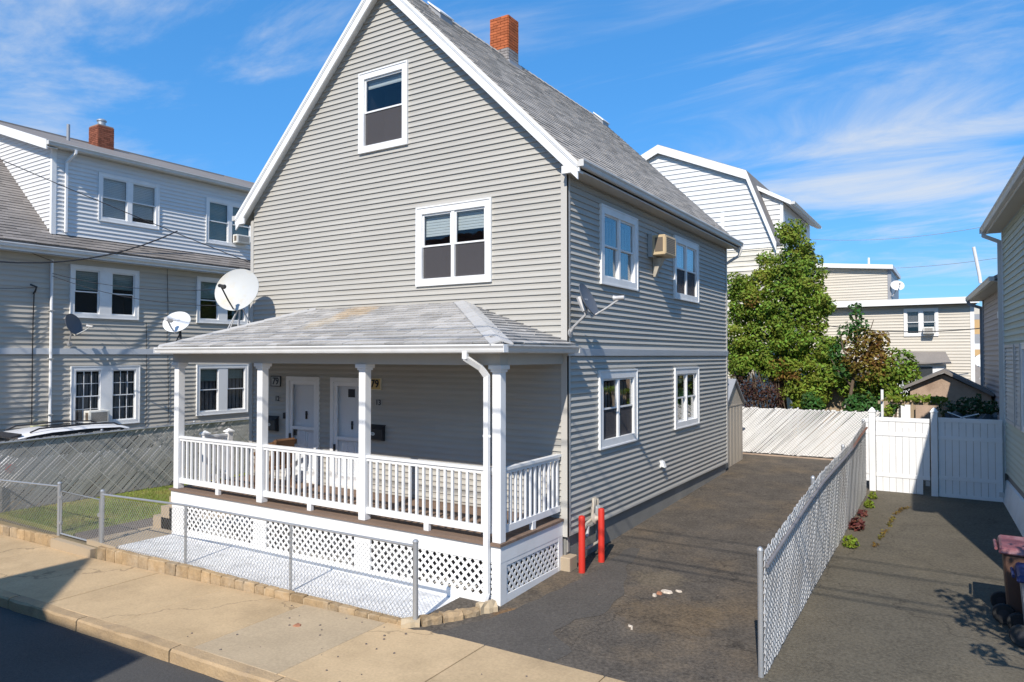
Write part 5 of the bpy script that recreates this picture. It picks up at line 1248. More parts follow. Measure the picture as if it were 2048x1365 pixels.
gl = [(-2.05, .74, 1.10), (-1.85, .68, 1.62), (-1.3, .66, 1.70), (-.4, .66, 1.72), (.45, .66, 1.67), (1.35, .78, 1.06)]
mb = MB()
for (y, hw, z) in gl: mb.v += [(cx-hw-(.14 if z > 1.2 else .06), y, cz0+1.04), (cx-hw, y, cz0+z-.05), (cx+hw, y, cz0+z-.05), (cx+hw+(.14 if z > 1.2 else .06), y, cz0+1.04)]
for i in range(len(gl)-1):
    for k in range(4): mb.f.append((i*4+k, i*4+(k+1) % 4, (i+1)*4+(k+1) % 4, (i+1)*4+k))
mb.f.append((0, 1, 2, 3)); mb.f.append(tuple((len(gl)-1)*4+k for k in (3, 2, 1, 0))); mb.build('window', 'car_glass', car)
mb = MB(); rs = [(-2.02, .66, 1.60), (-1.75, .70, 1.655), (-1.3, .70, 1.70), (-.4, .69, 1.72), (.35, .68, 1.69), (.62, .66, 1.62)]
for (y, hw, z) in rs:
    for fx, dz_ in ((-1, -.05), (-.93, -.005), (-.5, .02), (0, .028), (.5, .02), (.93, -.005), (1, -.05)): mb.v.append((cx+fx*hw, y, cz0+z+dz_))
    for fx, dz_ in ((.9, -.06), (-.9, -.06)): mb.v.append((cx+fx*hw, y, cz0+z+dz_))
for i in range(len(rs)-1):
    for k in range(9): mb.f.append((i*9+k, i*9+(k+1) % 9, (i+1)*9+(k+1) % 9, (i+1)*9+k))
mb.f.append(tuple(range(9))); mb.f.append(tuple((len(rs)-1)*9+k for k in range(9))[::-1]); mb.build('roof', 'car_white', car, smooth=True)
MB().hexa([(cx-.38, -1.15, cz0+1.735), (cx+.38, -1.15, cz0+1.735), (cx+.38, -.25, cz0+1.752), (cx-.38, -.25, cz0+1.752), (cx-.38, -1.15, cz0+1.742), (cx+.38, -1.15, cz0+1.742), (cx+.38, -.25, cz0+1.76), (cx-.38, -.25, cz0+1.76)]).build('sunroof', 'car_glass', car)
for sg in (-1, 1):
    MB().tube([(cx+sg*.60, -1.75, cz0+1.68), (cx+sg*.60, -1.55, cz0+1.76), (cx+sg*.59, -.5, cz0+1.79), (cx+sg*.58, .25, cz0+1.75), (cx+sg*.58, .4, cz0+1.68)], .02, 8).build('roof_rail', 'black_plastic', car, smooth=True)
    for y in (-1.35, 1.45):
        ty = MB().lathe([(.20, -.1), (.33, -.1), (.345, -.06), (.345, .06), (.33, .1), (.20, .1)], 22, (cx+sg*.80, y, cz0+.345), (1, 0, 0)).build('tyre', 'rubber', car, smooth=True)
        MB().lathe([(.02, -.1), (.2, -.095), (.215, .0), (.2, .095), (.02, .1)], 18, (cx+sg*.80, y, cz0+.345), (1, 0, 0)).build('rim', 'alloy', ty, smooth=True)
    MB().box(cx+sg*.72-.12, cx+sg*.72+.12, -2.27, -2.13, cz0+.80, cz0+1.0).build('tail_light', 'lamp_red', car, bevel=.02)
    MB().box(cx+sg*.62-.14, cx+sg*.62+.14, 2.16, 2.29, cz0+.66, cz0+.78).build('headlight', 'glass', car, bevel=.02)
MB().hexa([(cx-.62, -2.16, cz0+1.58), (cx+.62, -2.16, cz0+1.58), (cx+.66, -1.95, cz0+1.63), (cx-.66, -1.95, cz0+1.63), (cx-.62, -2.16, cz0+1.61), (cx+.62, -2.16, cz0+1.61), (cx+.66, -1.95, cz0+1.67), (cx-.66, -1.95, cz0+1.67)]).build('spoiler', 'black_plastic', car)

# ---- right: pale green house (turned a few degrees), its shaded side wall at the picture's edge
CA, SA = math.cos(R(3.3)), math.sin(R(3.3))
FRH = frame((6.55, 0, 0), (-SA, CA, 0), (-CA, -SA, 0))
rh = thing('house', 'pale green sided house at the right edge of the view', 'house', FRH(4, -3, 0.1))
RY0, RY1 = 0.4, 8.55
rw = MB().fbox(FRH, RY0+.02, RY1-.02, -.3, -.055, .2, .95).build('side_wall', 'siding_green', rh)
rwn = (4.55, 5.75, 2.05, 3.62)
siding(rw, FRH, RY0+.08, RY1-.07, 0.93, 6.08, 0.125, 'siding_green', [hole(rwn)], lip=0.02)
MB().fbox(FRH, RY0, RY1, -.4, -.04, -.2, .93).build('foundation', 'foundation', rh)
MB().hexa([FRH(RY0, -.039, .0), FRH(RY1+.1, -.039, .0), FRH(RY1+.1, .12, .0), FRH(RY0, .12, .0), FRH(RY0, -.039, .74), FRH(RY1+.1, -.039, .74), FRH(RY1+.1, .0, .72), FRH(RY0, .0, .72)]).build('foundation_skirt', 'white_trim', rh)
for q in (RY0, RY1-.07): MB().fbox(FRH, q, q+.08, -.03, .024, .9, 6.08).build('corner_post', 'white_trim', rh)
b_ = MB(); b_.fbox(FRH, RY0+.7, RY0+.8, -6.4, -.05, 0, 6.08); b_.fbox(FRH, RY1-.1, RY1, -6.4, -.05, 0, 6.08); b_.fbox(FRH, RY0+.1, RY1-.1, -6.4, -6.3, 0, 6.08); b_.build('end_wall', 'siding_green', rh)
RO = .28
MB().fbox(FRH, RY0-.3, RY1+.3, 0.0, RO-.02, 6.085, 6.10).build('soffit', 'soffit', rh)
MB().fbox(FRH, RY0-.3, RY1+.3, RO-.02, RO, 6.07, 6.24).build('fascia', 'white_trim', rh)
O_ = FRH(0, RO, 0); FRE = frame(O_, (-SA, CA, 0), (-CA, -SA, 0)); gutter(FRE, RY0-.3, RY1+.32, 6.20, rh)
rr_ = MB()
def rslab(u0, u1, da, za, db, zb_): rr_.hexa([FRH(u0, da, za), FRH(u0, db, zb_), FRH(u1, db, zb_), FRH(u1, da, za), FRH(u0, da, za+.09), FRH(u0, db, zb_+.09), FRH(u1, db, zb_+.09), FRH(u1, da, za+.09)])
rslab(RY0-.32, RY1+.32, RO+.02, 6.17, -3.2, 8.95); rslab(RY0-.32, RY1+.32, -3.2, 8.95, -6.7, 6.17); rr_.build('roof', 'shingle_dark', rh)
b_ = MB()
for q in (RY0+.1, RY1-.1): b_.extrude([FRH(q, -.05, 6.08), FRH(q, -6.4, 6.08), FRH(q, -3.2, 8.9)], FRH.U*.1)
b_.build('gable_wall', 'siding_green', rh)
d_ = MB(); rect_pipe(d_, [FRH(RY1+.14, RO+.05, 6.1), FRH(RY1+.14, RO+.05, 6.02), FRH(RY1+.03, .06, 5.86), FRH(RY1+.0, .06, 5.76), FRH(RY1+.0, .06, .55), FRH(RY1-.05, .13, .42)], .075, .06); d_.build('downspout', 'gutter_metal', rh)
FRF = frame(FRH(RY0, 0, 0), (CA, SA, 0), (SA, -CA, 0)); fwn = (2.4, 3.6, 2.0, 3.6)
siding(rh, FRF, .05, 6.35, .93, 8.7, .125, 'siding_green', [hole(fwn)], clip=lambda z: (.05, 6.35) if z < 6.1 else (.05+(z-6.1)*1.11, 6.35-(z-6.1)*1.11), joined=True)
window(rh, FRF, *fwn, units=1, cw=.10, blind=.5, screen=False, low=None)
window(rh, FRH, *rwn, units=1, cw=.10, blind=.5, screen=False, low=None)
for (s0, s1) in ((5.80, 6.45), (6.62, 7.95)):
    sh = MB(); ring(sh, FRH, s0, s1, 2.05, 3.62, .06, .02, .06); sh = sh.build('shutter', 'slat_pale', rh)
    for k in range(18): MB().hexa([FRH(s0+.06, .025, 2.13+k*.08), FRH(s1-.06, .025, 2.13+k*.08), FRH(s1-.06, .055, 2.12+k*.08), FRH(s0+.06, .055, 2.12+k*.08), FRH(s0+.06, .025, 2.19+k*.08), FRH(s1-.06, .025, 2.19+k*.08), FRH(s1-.06, .035, 2.19+k*.08), FRH(s0+.06, .035, 2.19+k*.08)]).build('louvre', 'slat_pale', sh)

# ---- mauve house further back on the right
FM = frame((6.90, 0, 0), (-SA, CA, 0), (-CA, -SA, 0)); M0, M1 = 10.6, 17.0
mh = thing('house', 'mauve-grey sided house beyond the pale green one', 'house', FM(14, -3, 0.4))
siding(mh, FM, M0+.1, M1-.1, 0.9, 5.15, 0.14, 'siding_mauve', joined=True)
MB().fbox(FM, M0, M1-.02, -.4, -.052, 0, 5.18).build('wall', 'siding_mauve', mh); MB().fbox(FM, M1-.12, M1+.02, -.03, .03, .6, 5.15).build('corner_post', 'shed_grey', mh)
b_ = MB(); b_.fbox(FM, M1-.1, M1, -6.4, -.06, 0, 5.18); b_.fbox(FM, M0, M0+.1, -6.4, -.06, 0, 5.18); b_.build('end_wall', 'siding_mauve', mh)
MB().fbox(FM, M0-.3, M1+.4, 0, .34, 5.15, 5.17).build('soffit', 'soffit', mh); FME = frame(FM(0, .34, 0), (-SA, CA, 0), (-CA, -SA, 0)); gutter(FME, M0-.3, M1+.4, 5.27, mh)
rr_ = MB()
def rslab(u0, u1, da, za, db, zb_): rr_.hexa([FM(u0, da, za), FM(u0, db, zb_), FM(u1, db, zb_), FM(u1, da, za), FM(u0, da, za+.09), FM(u0, db, zb_+.09), FM(u1, db, zb_+.09), FM(u1, da, za+.09)])
rslab(M0-.3, M1+.4, .38, 5.18, -3.2, 7.0); rslab(M0-.3, M1+.4, -3.2, 7.0, -6.8, 5.18); rr_.build('roof', 'shingle_dark', mh)
d_ = MB(); rect_pipe(d_, [FM(M1+.2, .40, 5.16), FM(M1+.2, .36, 5.05), FM(M1+.1, .05, 4.92), FM(M1+.1, .05, .5)], .09, .07); d_.build('downspout', 'shed_grey', mh)
MB().tube([FM(12.3, .45, 5.30), FM(12.3, .47, 5.5), FM(12.2, .60, 6.25)], .04, 8).build('vent_pipe', 'white_vinyl', mh, smooth=True)
MB().fbox(FM, 11.7, 11.9, .02, .14, 4.35, 4.52).build('security_light', 'white_trim', mh)

# ---- big white gambrel house behind
gy = 19.5
gh = thing('house', 'tall white gambrel-roofed house rising behind the grey house', 'house', (-5.7, 24, 0.4))
FGm = frame((0, gy, 0), (1, 0, 0), (0, -1, 0)); AX, AZ = -5.72, 12.45; BX, BZ = 3.70, 10.80; CX_, CZ_ = 4.85, 7.80
def gclip(z):
    if z < BZ: k = CX_-(CX_-BX)*(z-CZ_)/(BZ-CZ_) if z > CZ_ else CX_
    else: k = BX*(AZ-z)/(AZ-BZ)
    return (AX-k, AX+k)
siding(gh, FGm, AX-6, AX+6, CZ_-.05, AZ-.1, 0.205, 'siding_white', clip=gclip, joined=True, lip=.03)
siding(gh, FGm, AX-CX_, AX+CX_+.3, 0.3, CZ_-.05, 0.205, 'old_cladding', joined=True, lip=.03)
rfp = [(AX-CX_-.05, CZ_), (AX-BX-.05, BZ+.03), (AX, AZ+.03), (AX+BX+.05, BZ+.03), (AX+CX_+.05, CZ_)]
rb = MB(); rk = MB()
for (a, b) in zip(rfp, rfp[1:]):
    rb.hexa([(a[0], gy-.18, a[1]), (b[0], gy-.18, b[1]), (b[0], gy+11, b[1]), (a[0], gy+11, a[1]), (a[0], gy-.18, a[1]+.12), (b[0], gy-.18, b[1]+.12), (b[0], gy+11, b[1]+.12), (a[0], gy+11, a[1]+.12)])
    rk.hexa([(a[0], gy-.22, a[1]-.26), (b[0], gy-.22, b[1]-.26), (b[0], gy-.185, b[1]-.26), (a[0], gy-.185, a[1]-.26), (a[0], gy-.22, a[1]+.10), (b[0], gy-.22, b[1]+.10), (b[0], gy-.185, b[1]+.10), (a[0], gy-.185, a[1]+.10)])
rb.build('roof', 'shingle_dark', gh); rk.build('rake_board', 'white_trim', gh)
MB().box(AX-CX_, AX+CX_, gy+.06, gy+10.8, .2, CZ_).build('wall', 'old_cladding', gh)
gd = MB().extrude([(-1.9, gy+1.0, 7.6), (-.80, gy+1.0, 7.6), (-.80, gy+1.0, 9.72), (-2.6, gy+1.0, 10.9)], (0, 6.3, 0)).build('dormer', 'siding_white', gh)
FGd = frame((0, gy+1.0, 0), (1, 0, 0), (0, -1, 0)); siding(gd, FGd, -3.0, -.88, 7.4, 10.6, .205, 'siding_white', clip=lambda z: (-3.0, -.88 if z < 9.7 else -.88-(z-9.7)/.62), joined=True, lip=.03)
MB().fbox(FGd, -.90, -.78, -.03, .035, 6.5, 9.7).build('corner_post', 'white_trim', gh)
MB().hexa([(-3.3, gy+.8, 11.2), (-.45, gy+.8, 9.55), (-.45, gy+7.4, 9.55), (-3.3, gy+7.4, 11.2), (-3.3, gy+.8, 11.36), (-.45, gy+.8, 9.72), (-.45, gy+7.4, 9.72), (-3.3, gy+7.4, 11.36)]).build('dormer_roof', 'white_trim', gh)
FGg = frame((-.45, 0, 0), (0, 1, 0), (1, 0, 0)); gutter(FGg, gy+.8, gy+7.4, 9.66, gh, w=.16)
MB().hexa([(-.82, gy+1.0, 0.3), (-.5, gy+1.0, 0.3), (-.5, gy+7.3, .3), (-.82, gy+7.3, .3), (-.85, gy+1.0, 7.6), (-.82, gy+1.0, 7.6), (-.82, gy+7.3, 7.6), (-.85, gy+7.3, 7.6)]).build('side_wall', 'siding_green', gh)
gv = MB(); ring(gv, FGm, -6.7, -5.9, 9.4, 10.2, .1, 0, .05); gv.build('window', 'white_trim', gh)
MB().fbox(FGm, -3.05, -2.9, .02, .07, 8.6, 9.35).build('vent', 'white_trim', gh)

# ---- cream flat-roofed house in the distance
by_ = 24.0
bh = thing('house', 'cream sided flat-roofed house in the right background', 'house', (3, 28, 0.4))
FBh = frame((0, by_, 0), (1, 0, 0), (0, -1, 0)); bw = (3.33, 4.55, 4.22, 5.36)
siding(bh, FBh, -.5, 5.72, .6, 5.5, .125, 'siding_cream', [(bw[0]+.08, bw[1]-.08, bw[2]+.08, bw[3]-.08)], joined=True)
b_ = MB(); b_.box(-.5, 5.72, by_+.7, by_+8, .3, 5.5); b_.build('wall', 'siding_cream', bh)
MB().fbox(FBh, 5.66, 5.80, -.4, .03, .4, 5.5).build('corner_post', 'white_trim', bh)
MB().hexa([(-.8, by_-.35, 5.52), (5.95, by_-.35, 5.52), (5.95, by_+9, 5.95), (-.8, by_+9, 5.95), (-.8, by_-.35, 5.74), (5.95, by_-.35, 5.74), (5.95, by_+9, 6.15), (-.8, by_+9, 6.15)]).build('roof', 'tar_roof', bh)
MB().fbox(FBh, -.82, 5.97, .352, .40, 5.50, 5.76).build('fascia', 'white_trim', bh)
window(bh, FBh, *bw, units=2, cw=.09, mull=.12, blind=.7, bm_='curtain_grey', screen=False, low=None)
aircon('air_conditioner', 'air conditioner in the upper window of the cream background house', FBh, 4.02, 4.42, 4.30, 4.58, .35, 'ac_white', sleeve=False)
b_ = MB(); bay = b_; b_.box(3.2, 4.75, by_-.45, by_-.02, .4, 3.05); bay = b_.build('bay_window', 'white_trim', bh)
MB().box(3.75, 4.35, by_-.47, by_-.452, 2.0, 2.95).build('pane', 'door_window', bay); MB().box(3.0, 3.62, by_-.47, by_-.452, 2.0, 2.95).build('pane', 'blind_pale', bay)
MB().hexa([(2.9, by_-.65, 3.06), (5.0, by_-.65, 3.06), (4.8, by_-.01, 3.5), (3.1, by_-.01, 3.5), (2.9, by_-.65, 3.12), (5.0, by_-.65, 3.12), (4.8, by_-.01, 3.56), (3.1, by_-.01, 3.56)]).build('bay_roof', 'shingle_dark', bay)
# taller wing behind it
by2 = 28.5
wg_ = thing('house', 'cream upper block with a white parapet behind the flat-roofed house', 'house', (-.5, 31, .4))
FB2 = frame((0, by2, 0), (1, 0, 0), (0, -1, 0)); siding(wg_, FB2, -4, 2.42, 5.9, 7.6, .13, 'siding_cream', joined=True)
MB().box(-4, 2.42, by2+.06, by2+5, .4, 7.6).build('wall', 'siding_cream', wg_); MB().fbox(FB2, 2.40, 2.56, -5, .03, .4, 7.6).build('corner_post', 'shed_grey', wg_)
MB().hexa([(-4.3, by2-.3, 8.15), (2.65, by2-.3, 7.55), (2.65, by2+5.3, 7.55), (-4.3, by2+5.3, 8.15), (-4.3, by2-.3, 8.38), (2.65, by2-.3, 7.75), (2.65, by2+5.3, 7.75), (-4.3, by2+5.3, 8.38)]).build('parapet', 'white_trim', wg_)
MB().extrude([(-4, by2+.02, 7.5), (2.42, by2+.02, 7.5), (2.42, by2+.02, 7.56), (-4, by2+.02, 8.1)], (0, .03, 0)).build('wall', 'siding_cream', wg_)
MB().tube([(1.55, by2+.5, 7.7), (1.55, by2+.5, 8.25)], .05, 8).build('vent_pipe', 'white_vinyl', wg_)
dish('satellite_dish', 'distant small white dish on the cream upper block', (2.82, by2-.1, 6.75), (.3, -.85, .45), .30, (2.60, by2-.05, 6.25), 'dish_pale', 'dish_arm', 'satellite dishes', .9)
# distant orange-trimmed block between the houses
fb = thing('house', 'distant block with orange and grey floors glimpsed between two houses', 'building', (8, 45, .4))
for (z0, z1, m_) in ((.3, 1.3, 'siding_white'), (1.3, 3.4, 'brick_grey'), (3.4, 3.8, 'far_orange'), (3.8, 4.2, 'siding_white'), (4.2, 4.8, 'shed_grey'), (4.8, 5.75, 'far_orange'), (5.75, 6.1, 'shed_grey'), (6.1, 6.6, 'siding_cream')): MB().box(4.5, 12, 45, 50, z0, z1-.004).build('storey', m_, fb)
dish('satellite_dish', 'white dish seen in the gap between the cream and mauve houses', (6.35, 33.2, 3.15), (-.2, -.85, .45), .42, (6.15, 33.3, 2.2), 'dish_pale', 'dish_arm', 'satellite dishes', .95)

# ---- stucco garage with a low gable
ga = thing('garage', 'low stained stucco garage with a shallow shingled gable roof', 'garage', (5.0, 15, .3))
MB().extrude([(4.02, 14, .2), (6.0, 14, .2), (6.0, 14, 2.28), (4.86, 14, 2.86), (4.02, 14, 2.5)], (0, 2.4, 0)).build('walls', 'garage_stucco', ga)
b_ = MB()
for (a, b) in (((3.86, 2.46), (4.87, 2.95)), ((4.87, 2.95), (6.05, 2.30))): b_.hexa([(a[0], 13.8, a[1]-.04), (b[0], 13.8, b[1]-.04), (b[0], 16.6, b[1]-.04), (a[0], 16.6, a[1]-.04), (a[0], 13.8, a[1]+.05), (b[0], 13.8, b[1]+.05), (b[0], 16.6, b[1]+.05), (a[0], 16.6, a[1]+.05)])
b_.build('roof', 'shingle_dark', ga)
# small lean-to with a window behind the white fence
lt = thing('lean_to', 'weathered timber lean-to with a pale window behind the white slatted fence', 'shed', (2.2, 14, .3))
MB().box(.6, 3.4, 14.9, 16, .3, 2.35).build('walls', 'timber', lt); MB().hexa([(.4, 14.6, 2.32), (3.6, 14.6, 2.32), (3.6, 16.2, 2.75), (.4, 16.2, 2.75), (.4, 14.6, 2.38), (3.6, 14.6, 2.38), (3.6, 16.2, 2.82), (.4, 16.2, 2.82)]).build('roof', 'shingle_dark', lt)
MB().box(2.15, 2.55, 14.87, 14.9, 1.55, 2.05).build('window', 'blind_pale', lt); MB().box(2.62, 3.0, 14.87, 14.9, 1.5, 2.2).build('board', 'litter_pale', lt)

# ================================================================== BINS, PLANTS, TREES
def wheelie(name, label, x0, x1, y0, y1, z0, H, body, lid):
    t = thing(name, label, 'bin', ((x0+x1)/2, (y0+y1)/2, z0), 'wheeled bins')
    i = .05
    MB().hexa([(x0+i, y0+i, z0+.05), (x1-i, y0+i, z0+.05), (x1-i, y1-i, z0+.05), (x0+i, y1-i, z0+.05), (x0, y0, z0+H-.06), (x1, y0, z0+H-.06), (x1, y1, z0+H-.06), (x0, y1, z0+H-.06)]).build('body', body, t, bevel=.02)
    l = MB(); l.hexa([(x0-.05, y0-.05, z0+H-.06), (x1+.05, y0-.05, z0+H-.06), (x1+.05, y1+.04, z0+H-.06), (x0-.05, y1+.04, z0+H-.06), (x0-.03, y0-.03, z0+H+.02), (x1+.03, y0-.03, z0+H+.02), (x1+.02, y1+.02, z0+H+.05), (x0-.02, y1+.02, z0+H+.05)]); l.build('lid', lid, t, bevel=.018)
    MB().tube([(x0-.07, y0+.06, z0+H-.02), (x0-.07, y1-.06, z0+H-.02)], .018, 8).build('handle', lid, t)
    MB().tube([(x0+.02, y0+.02, z0+.12), (x0+.02, y1-.02, z0+.12)], .012, 6).build('axle', 'black_metal', t)
    for y in (y0+.02, y1-.02):
        w_ = MB().lathe([(.03, -.03), (.115, -.03), (.125, -.015), (.125, .015), (.115, .03), (.03, .03)], 18, (x0+.0, y, z0+.125), (0, 1, 0)).build('wheel', 'rubber', t, smooth=True)
        MB().lathe([(.005, -.033), (.06, -.032), (.06, .032), (.005, .033)], 12, (x0+.0, y, z0+.125), (0, 1, 0)).build('hub', 'black_plastic', w_)
wheelie('wheeled_bin', 'brown wheeled bin with a faded maroon lid at the right edge', 5.66, 6.2, .78, 1.36, zd(1)+.01, .93, 'bin_brown', 'bin_maroon')
wheelie('wheeled_bin', 'grey wheeled bin with a dark blue lid at the right edge', 5.80, 6.3, .12, .60, zd(.3)+.01, .80, 'bin_grey', 'bin_blue')

def leafmesh(mb, c, size, rr, out=None):
    n = Vector((rr.gauss(0, 1), rr.gauss(0, 1), rr.gauss(0, 1)+.5))
    if out is not None: n = n*0.7+out*1.1
    n.normalize(); a = n.orthogonal().normalized(); q = rr.uniform(0, 6.283)
    b = n.cross(a); a, b = a*math.cos(q)+b*math.sin(q), b*math.cos(q)-a*math.sin(q)
    L_ = size*rr.uniform(.6, 1.25); W_ = L_*rr.uniform(.55, .8)
    dn = -n*L_*.16
    mb.add([c-a*L_*.5, c+b*W_*.5+dn, c+a*L_*.55+dn*.5, c-b*W_*.5+dn], [(0, 1, 2), (0, 2, 3)])
def foliage(name, parent, blobs, dens, size, m, seed, inner=.35, label=None, kind=None):
    rr = random.Random(seed); mb = MB()
    for (x, y, z, rx, ry, rz) in blobs:
        area = 4*math.pi*((rx*ry)**1.6/3+(rx*rz)**1.6/3+(ry*rz)**1.6/3)**(1/1.6)
        n = int(area*dens); lobes = [Vector((rr.gauss(0, 1), rr.gauss(0, 1), rr.gauss(0, 1))).normalized() for _ in range(9)]
        for i in range(n):
            d = Vector((rr.gauss(0, 1), rr.gauss(0, 1), rr.gauss(0, 1))).normalized()
            bump_ = max(d.dot(l) for l in lobes)**6
            s_ = (.80+.30*bump_)*rr.uniform(.86, 1.05) if rr.random() > inner else rr.uniform(.35, .85)
            c = Vector((x+d.x*rx*s_, y+d.y*ry*s_, z+d.z*rz*s_)); leafmesh(mb, c, size, rr, d)
    return mb.build(name, m, parent, label=label, kind=kind)
def limbs(parent, name, paths, m='bark'):
    for pts, r0, r1 in paths:
        n = len(pts); MB().tube(pts, [r0+(r1-r0)*i/(n-1) for i in range(n)], 8).build(name, m, parent, smooth=True)

t = thing('ivy_covered_tree', 'tall bright green ivy-covered tree behind the white slatted fence', 'tree', (0.2, 15.2, .3))
limbs(t, 'trunk', [([(0.2, 15.2, .2), (.15, 15.2, 2.0), (.3, 15.2, 4.2), (.45, 15.2, 6.5)], .22, .07)])
limbs(t, 'branch', [([(.15, 15.2, 2.2), (-.5, 15, 3.2), (-1.1, 15, 4.6)], .10, .03), ([(.2, 15.2, 2.6), (.8, 15, 3.6), (1.2, 15, 5.0)], .10, .03), ([(-.1, 15.2, .3), (-.5, 14.9, 1.6), (-.7, 14.8, 2.8)], .06, .03), ([(.5, 15.0, .3), (.65, 14.8, 1.7), (.5, 14.8, 2.8)], .05, .03)])
blobs = [(.42, 15, 7.25, .34, .4, .75), (.95, 15, 6.75, .42, .45, .5), (-.15, 15, 6.35, .5, .6, .5), (-1.15, 15, 5.85, .42, .6, .42), (1.45, 14.9, 5.2, .4, .6, .6), (1.65, 14.8, 3.4, .45, .6, .55), (1.75, 14.6, 2.75, .45, .5, .45), (-1.3, 14.9, 3.5, .45, .7, .7), (.62, 15, 6.55, .62, .6, .62), (.35, 15, 6.0, .85, .8, .7), (-.45, 15, 5.75, .72, .8, .55), (1.05, 14.9, 5.75, .62, .8, .75), (-1.05, 15, 5.2, .60, .8, .62), (-.35, 14.7, 4.85, .75, .8, .7), (.55, 14.6, 4.9, .8, .8, .75), (1.25, 14.8, 4.75, .55, .8, .7),
         (-1.15, 14.8, 4.1, .60, .8, .7), (-.3, 14.5, 3.85, .8, .8, .7), (.65, 14.5, 3.85, .8, .8, .65), (1.3, 14.7, 3.75, .55, .8, .6), (-.95, 14.7, 3.2, .62, .7, .55), (-.1, 14.5, 3.0, .7, .7, .5), (.75, 14.5, 2.95, .6, .6, .5), (1.35, 14.6, 2.95, .4, .6, .45), (.75, 14.4, 2.2, .35, .4, .45), (1.15, 14.3, 2.1, .4, .4, .4)]
rb_ = random.Random(63); lump = []
for (x, y, z, rx, ry, rz) in blobs:
    lump.append((x, y, z, rx*.85, ry*.8, rz*.85))
    for k in range(6):
        d = Vector((rb_.gauss(0, 1), rb_.gauss(0, 1)-.3, rb_.gauss(0, 1))).normalized(); q = rb_.uniform(.22, .42)
        lump.append((x+d.x*rx*.9, y+d.y*ry*.8, z+d.z*rz*.85, q, q, q*rb_.uniform(.6, .95)))
foliage('crown', t, lump, 150, .108, 'leaf_green', 31)
foliage('ivy', t, [(-.2, 14.9, 4.4, 1.0, .5, 1.0), (.6, 14.9, 5.6, .7, .5, .9), (0, 14.8, 3.3, 1.2, .4, .6)], 120, .15, 'leaf_deep', 32, inner=.6)
foliage('rust_leaves', t, [(.35, 14.1, 3.0, .42, .25, .4), (-.55, 14.2, 5.2, .3, .25, .25), (.75, 14.0, 2.75, .3, .25, .25)], 130, .11, 'leaf_rust', 33)
dv_ = thing('dead_vines', 'tangle of dry brown vines hanging below the ivy-covered tree', 'vines', (-.6, 14.2, .5))
foliage('foliage', dv_, [(-1.0, 14.2, 2.3, .5, .4, .55), (-.4, 14.2, 2.15, .5, .4, .6), (.15, 14.2, 2.1, .4, .4, .55), (-.9, 14.3, 1.5, .6, .4, .6), (0, 14.3, 1.4, .6, .4, .5)], 190, .085, 'leaf_brown', 34, inner=.6)
for k in range(16):
    x = -1.3+k*.12+rnd.uniform(-.05, .05); MB().tube([(x, 14.1, 1.4), (x+rnd.uniform(-.1, .1), 14.1, 2.0), (x+rnd.uniform(-.2, .2), 14.2, 2.9)], .012, 5).build('stem', 'bark', dv_)
t = thing('rust_leaved_tree', 'thin small tree with sparse rust and green leaves', 'tree', (2.35, 14.2, .3))
limbs(t, 'trunk', [([(2.30, 14.0, .3), (2.33, 14.05, 1.6), (2.48, 14.2, 2.7), (2.62, 14.3, 3.7), (2.55, 14.3, 5.0)], .075, .02)])
limbs(t, 'branch', [([(2.45, 14.2, 2.6), (2.8, 14.2, 3.3), (3.1, 14.2, 4.1)], .035, .012), ([(2.5, 14.2, 2.9), (2.2, 14.2, 3.6), (2.1, 14.2, 4.3)], .035, .012), ([(2.6, 14.3, 3.6), (2.9, 14.3, 4.0), (3.05, 14.3, 4.5)], .025, .01), ([(2.4, 14.2, 2.5), (2.0, 14.2, 3.0), (1.85, 14.2, 3.3)], .03, .01)])
foliage('crown', t, [(2.85, 14.2, 3.75, .55, .45, .5), (2.6, 14.2, 3.25, .5, .45, .45), (3.15, 14.2, 3.85, .38, .35, .4), (2.9, 14.2, 2.9, .6, .45, .4), (3.2, 14.2, 3.3, .5, .4, .4)], 150, .12, 'leaf_rust', 35)
foliage('crown', t, [(2.55, 14.3, 4.75, .22, .25, .35), (2.3, 14.3, 4.1, .35, .35, .35), (2.7, 14.3, 4.3, .3, .3, .3), (2.0, 14.3, 3.5, .35, .3, .35), (2.2, 14.2, 2.9, .4, .35, .3)], 95, .13, 'leaf_deep', 36)
t = thing('round_shrub', 'rounded green shrub in front of the cream background house', 'shrub', (3.6, 14.4, .3))
limbs(t, 'stem', [([(3.6, 14.4, .3), (3.6, 14.4, 1.5), (3.7, 14.4, 2.6)], .05, .02), ([(3.6, 14.4, 1.2), (3.3, 14.3, 2.0), (3.2, 14.3, 2.7)], .03, .015)])
foliage('crown', t, [(2.05, 14.6, 3.0, .5, .4, .5), (2.35, 14.6, 2.45, .5, .4, .4), (2.9, 14.6, 2.45, .45, .4, .4), (3.62, 14.4, 3.05, .62, .5, .6), (3.25, 14.3, 2.75, .5, .4, .5), (3.98, 14.4, 2.8, .35, .4, .5), (3.6, 14.3, 2.2, .4, .35, .4)], 210, .12, 'leaf_green', 37)
t = thing('ivy_hedge', 'deep green ivy hedge behind the white slatted fence', 'hedge', (2.9, 13.4, .4)); foliage('foliage', t, [(2.6, 13.4, 1.9, .35, .3, .4), (3.0, 13.4, 1.85, .4, .3, .45), (3.4, 13.4, 1.9, .35, .3, .4), (2.8, 13.4, 1.3, .7, .3, .5), (1.4, 13.5, 1.85, .35, .3, .45)], 260, .12, 'leaf_deep', 38); limbs(t, 'stem', [([(2.9, 13.4, .3), (2.9, 13.4, 1.6)], .03, .01)])
t = thing('grape_arbor', 'timber arbor with lime green vine leaves behind the white gate', 'arbor', (4.2, 11.5, .4))
for x in (3.55, 4.2, 4.85):
    for y in (11.3, 12.1): MB().box(x-.035, x+.035, y-.035, y+.035, .3, 2.12).build('post', 'timber', t)
